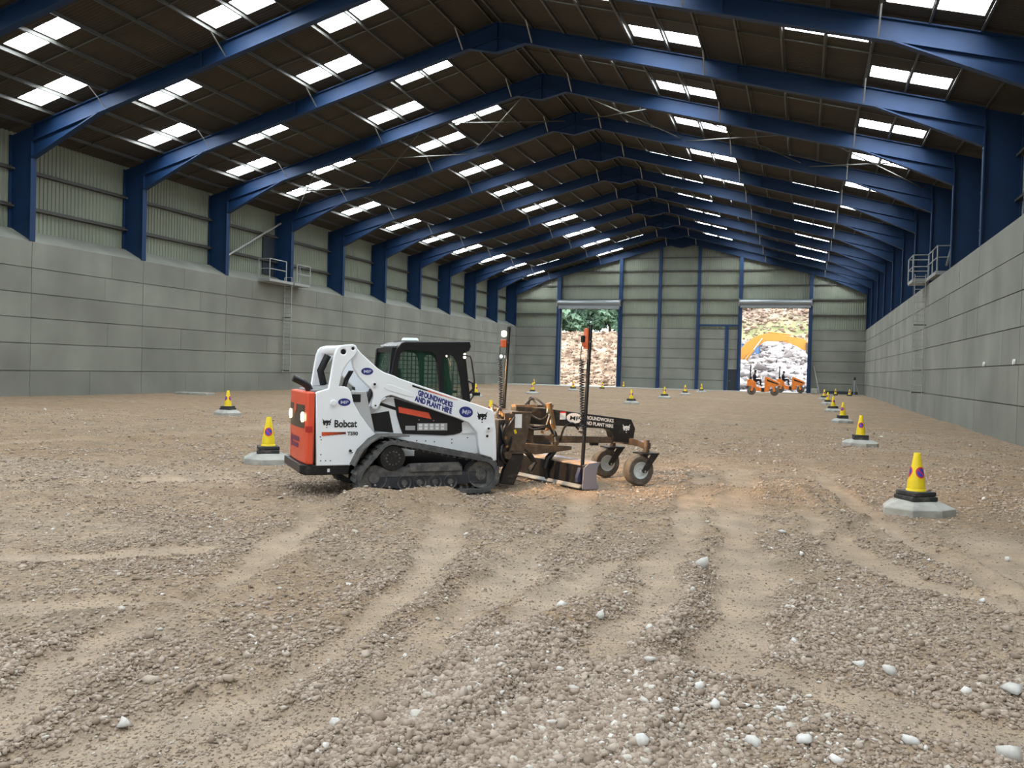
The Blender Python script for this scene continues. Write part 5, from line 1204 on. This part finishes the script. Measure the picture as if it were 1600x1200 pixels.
for k in range(5): MB().lathe([(0, 0), (.018, 0), (.018, .05), (0, .05)], (.80+.02*k, -.30+.09*k, .98+.015*(k % 2)), seg=10).build('hose_coupling', GOLD, gd_)
XF = (1.0, 0.0)
# masts with laser receivers
def mast(bx, by, tx_, ty_, lamp, lab):
    m_ = empty('laser_mast', (0, 0, 0)); m_.parent = gd_
    dx = (tx_-bx)/1.95
    X = lambda z: bx+dx*(z-.34)
    MB().tube([(X(.12), by, .12), (X(2.29), by, 2.29)], .027, 14).build('mast_tube', BLKC, m_, smooth=True)
    MB().lathe([(0, -.012), (.036, -.012), (.036, .012), (0, .012)], (X(2.05), by, 2.05), seg=14).build('clamp', BRZ, m_)
    rx = X(2.1)-.085
    if not lamp:
        MB().lathe([(0, 1.95), (.034, 1.95), (.034, 2.21), (.022, 2.235), (0, 2.24)], (rx+.02, by, 0), seg=16).build('receiver', RECV, m_, smooth=True)
        MB().box(rx-.045, rx-.01, by-.03, by+.03, 2.04, 2.13).build('receiver_bracket', BLKC, m_)
        MB().box(rx-.03, rx+.01, by-.03, by+.03, 1.99, 2.05).build('receiver_battery', RECV, m_)
    else:
        MB().lathe([(0, 2.13), (.035, 2.14), (.045, 2.18), (.038, 2.22), (0, 2.235)], (rx+.01, by, 0), seg=16).build('receiver_eye', mat('lit_eye', (1, .9, .6), .4, emit=(1, .86, .55), estr=2.0), m_, smooth=True)
        MB().box(rx-.035, rx+.04, by-.04, by+.04, 1.97, 2.09).build('receiver', RECV, m_, bevel=.012)
        MB().lathe([(0, 1.80), (.022, 1.81), (.028, 1.83), (.022, 1.85), (0, 1.86)], (rx-.03, by, 0), seg=12).build('lamp_ball', mat('white_ball', (.9, .9, .88), .4, emit=(1, 1, .95), estr=1.2), m_, smooth=True)
        MB().tube([(rx+.045, by, 1.85), (rx+.04, by, 1.65)], .014, 8).build('chrome_fitting', CHR, m_)
    MB().tube([(rx+.0, by, 1.99), (rx-.05, by, 1.98), (rx-.055, by, 1.80)], .006, 6).build('cable', BLKC, m_)
    n_ = 26*10; co_ = [(X(2.0)-.125+.03*math.cos(2*math.pi*k/10)+.045*(k/n_), by+.03*math.sin(2*math.pi*k/10), 1.80-.92*k/n_) for k in range(n_)]
    MB().tube(co_, .0085, 5).build('coiled_cable', BLKC, m_, smooth=True)
    for q_ in range(6): MB().tube(smooth_pts([(X(.9)-.09+.02*(q_ % 3), by-.03, .98-.01*q_), (X(.9)-.05+.03*(q_ % 2), by-.05, .90-.02*q_), (X(.9)-.12+.03*(q_ % 4), by-.04, .86-.015*q_)]), .008, 6).build('cable_tangle', BLKC, m_)
mast(1.905, -.76, 1.975, -.76, False, ''); mast(1.40, .93, 1.48, .93, True, '')
MB().bar((1.41, .92, .30), (1.66, .82, .28), .06, .06).build('mast_bracket', BLK, gd_)
# forward work lamps of the cab and the glow of the rear lamps
for s in (-1, 1):
    l = bpy.data.lights.new('work_light', 'SPOT'); l.energy = 600; l.color = (1, .62, .30); l.spot_size = math.radians(100); l.spot_blend = .8; l.shadow_soft_size = .05
    o = bpy.data.objects.new('work_light', l); C.objects.link(o); o.parent = ld; o.location = (.28, s*.37, 1.80)
    o.rotation_euler = (0, math.radians(-50), 0)

for o in bpy.data.objects:
    if o.get('label') and len(o['label'].replace('-', ' ').split()) > 16: print('LONG', o['label'])
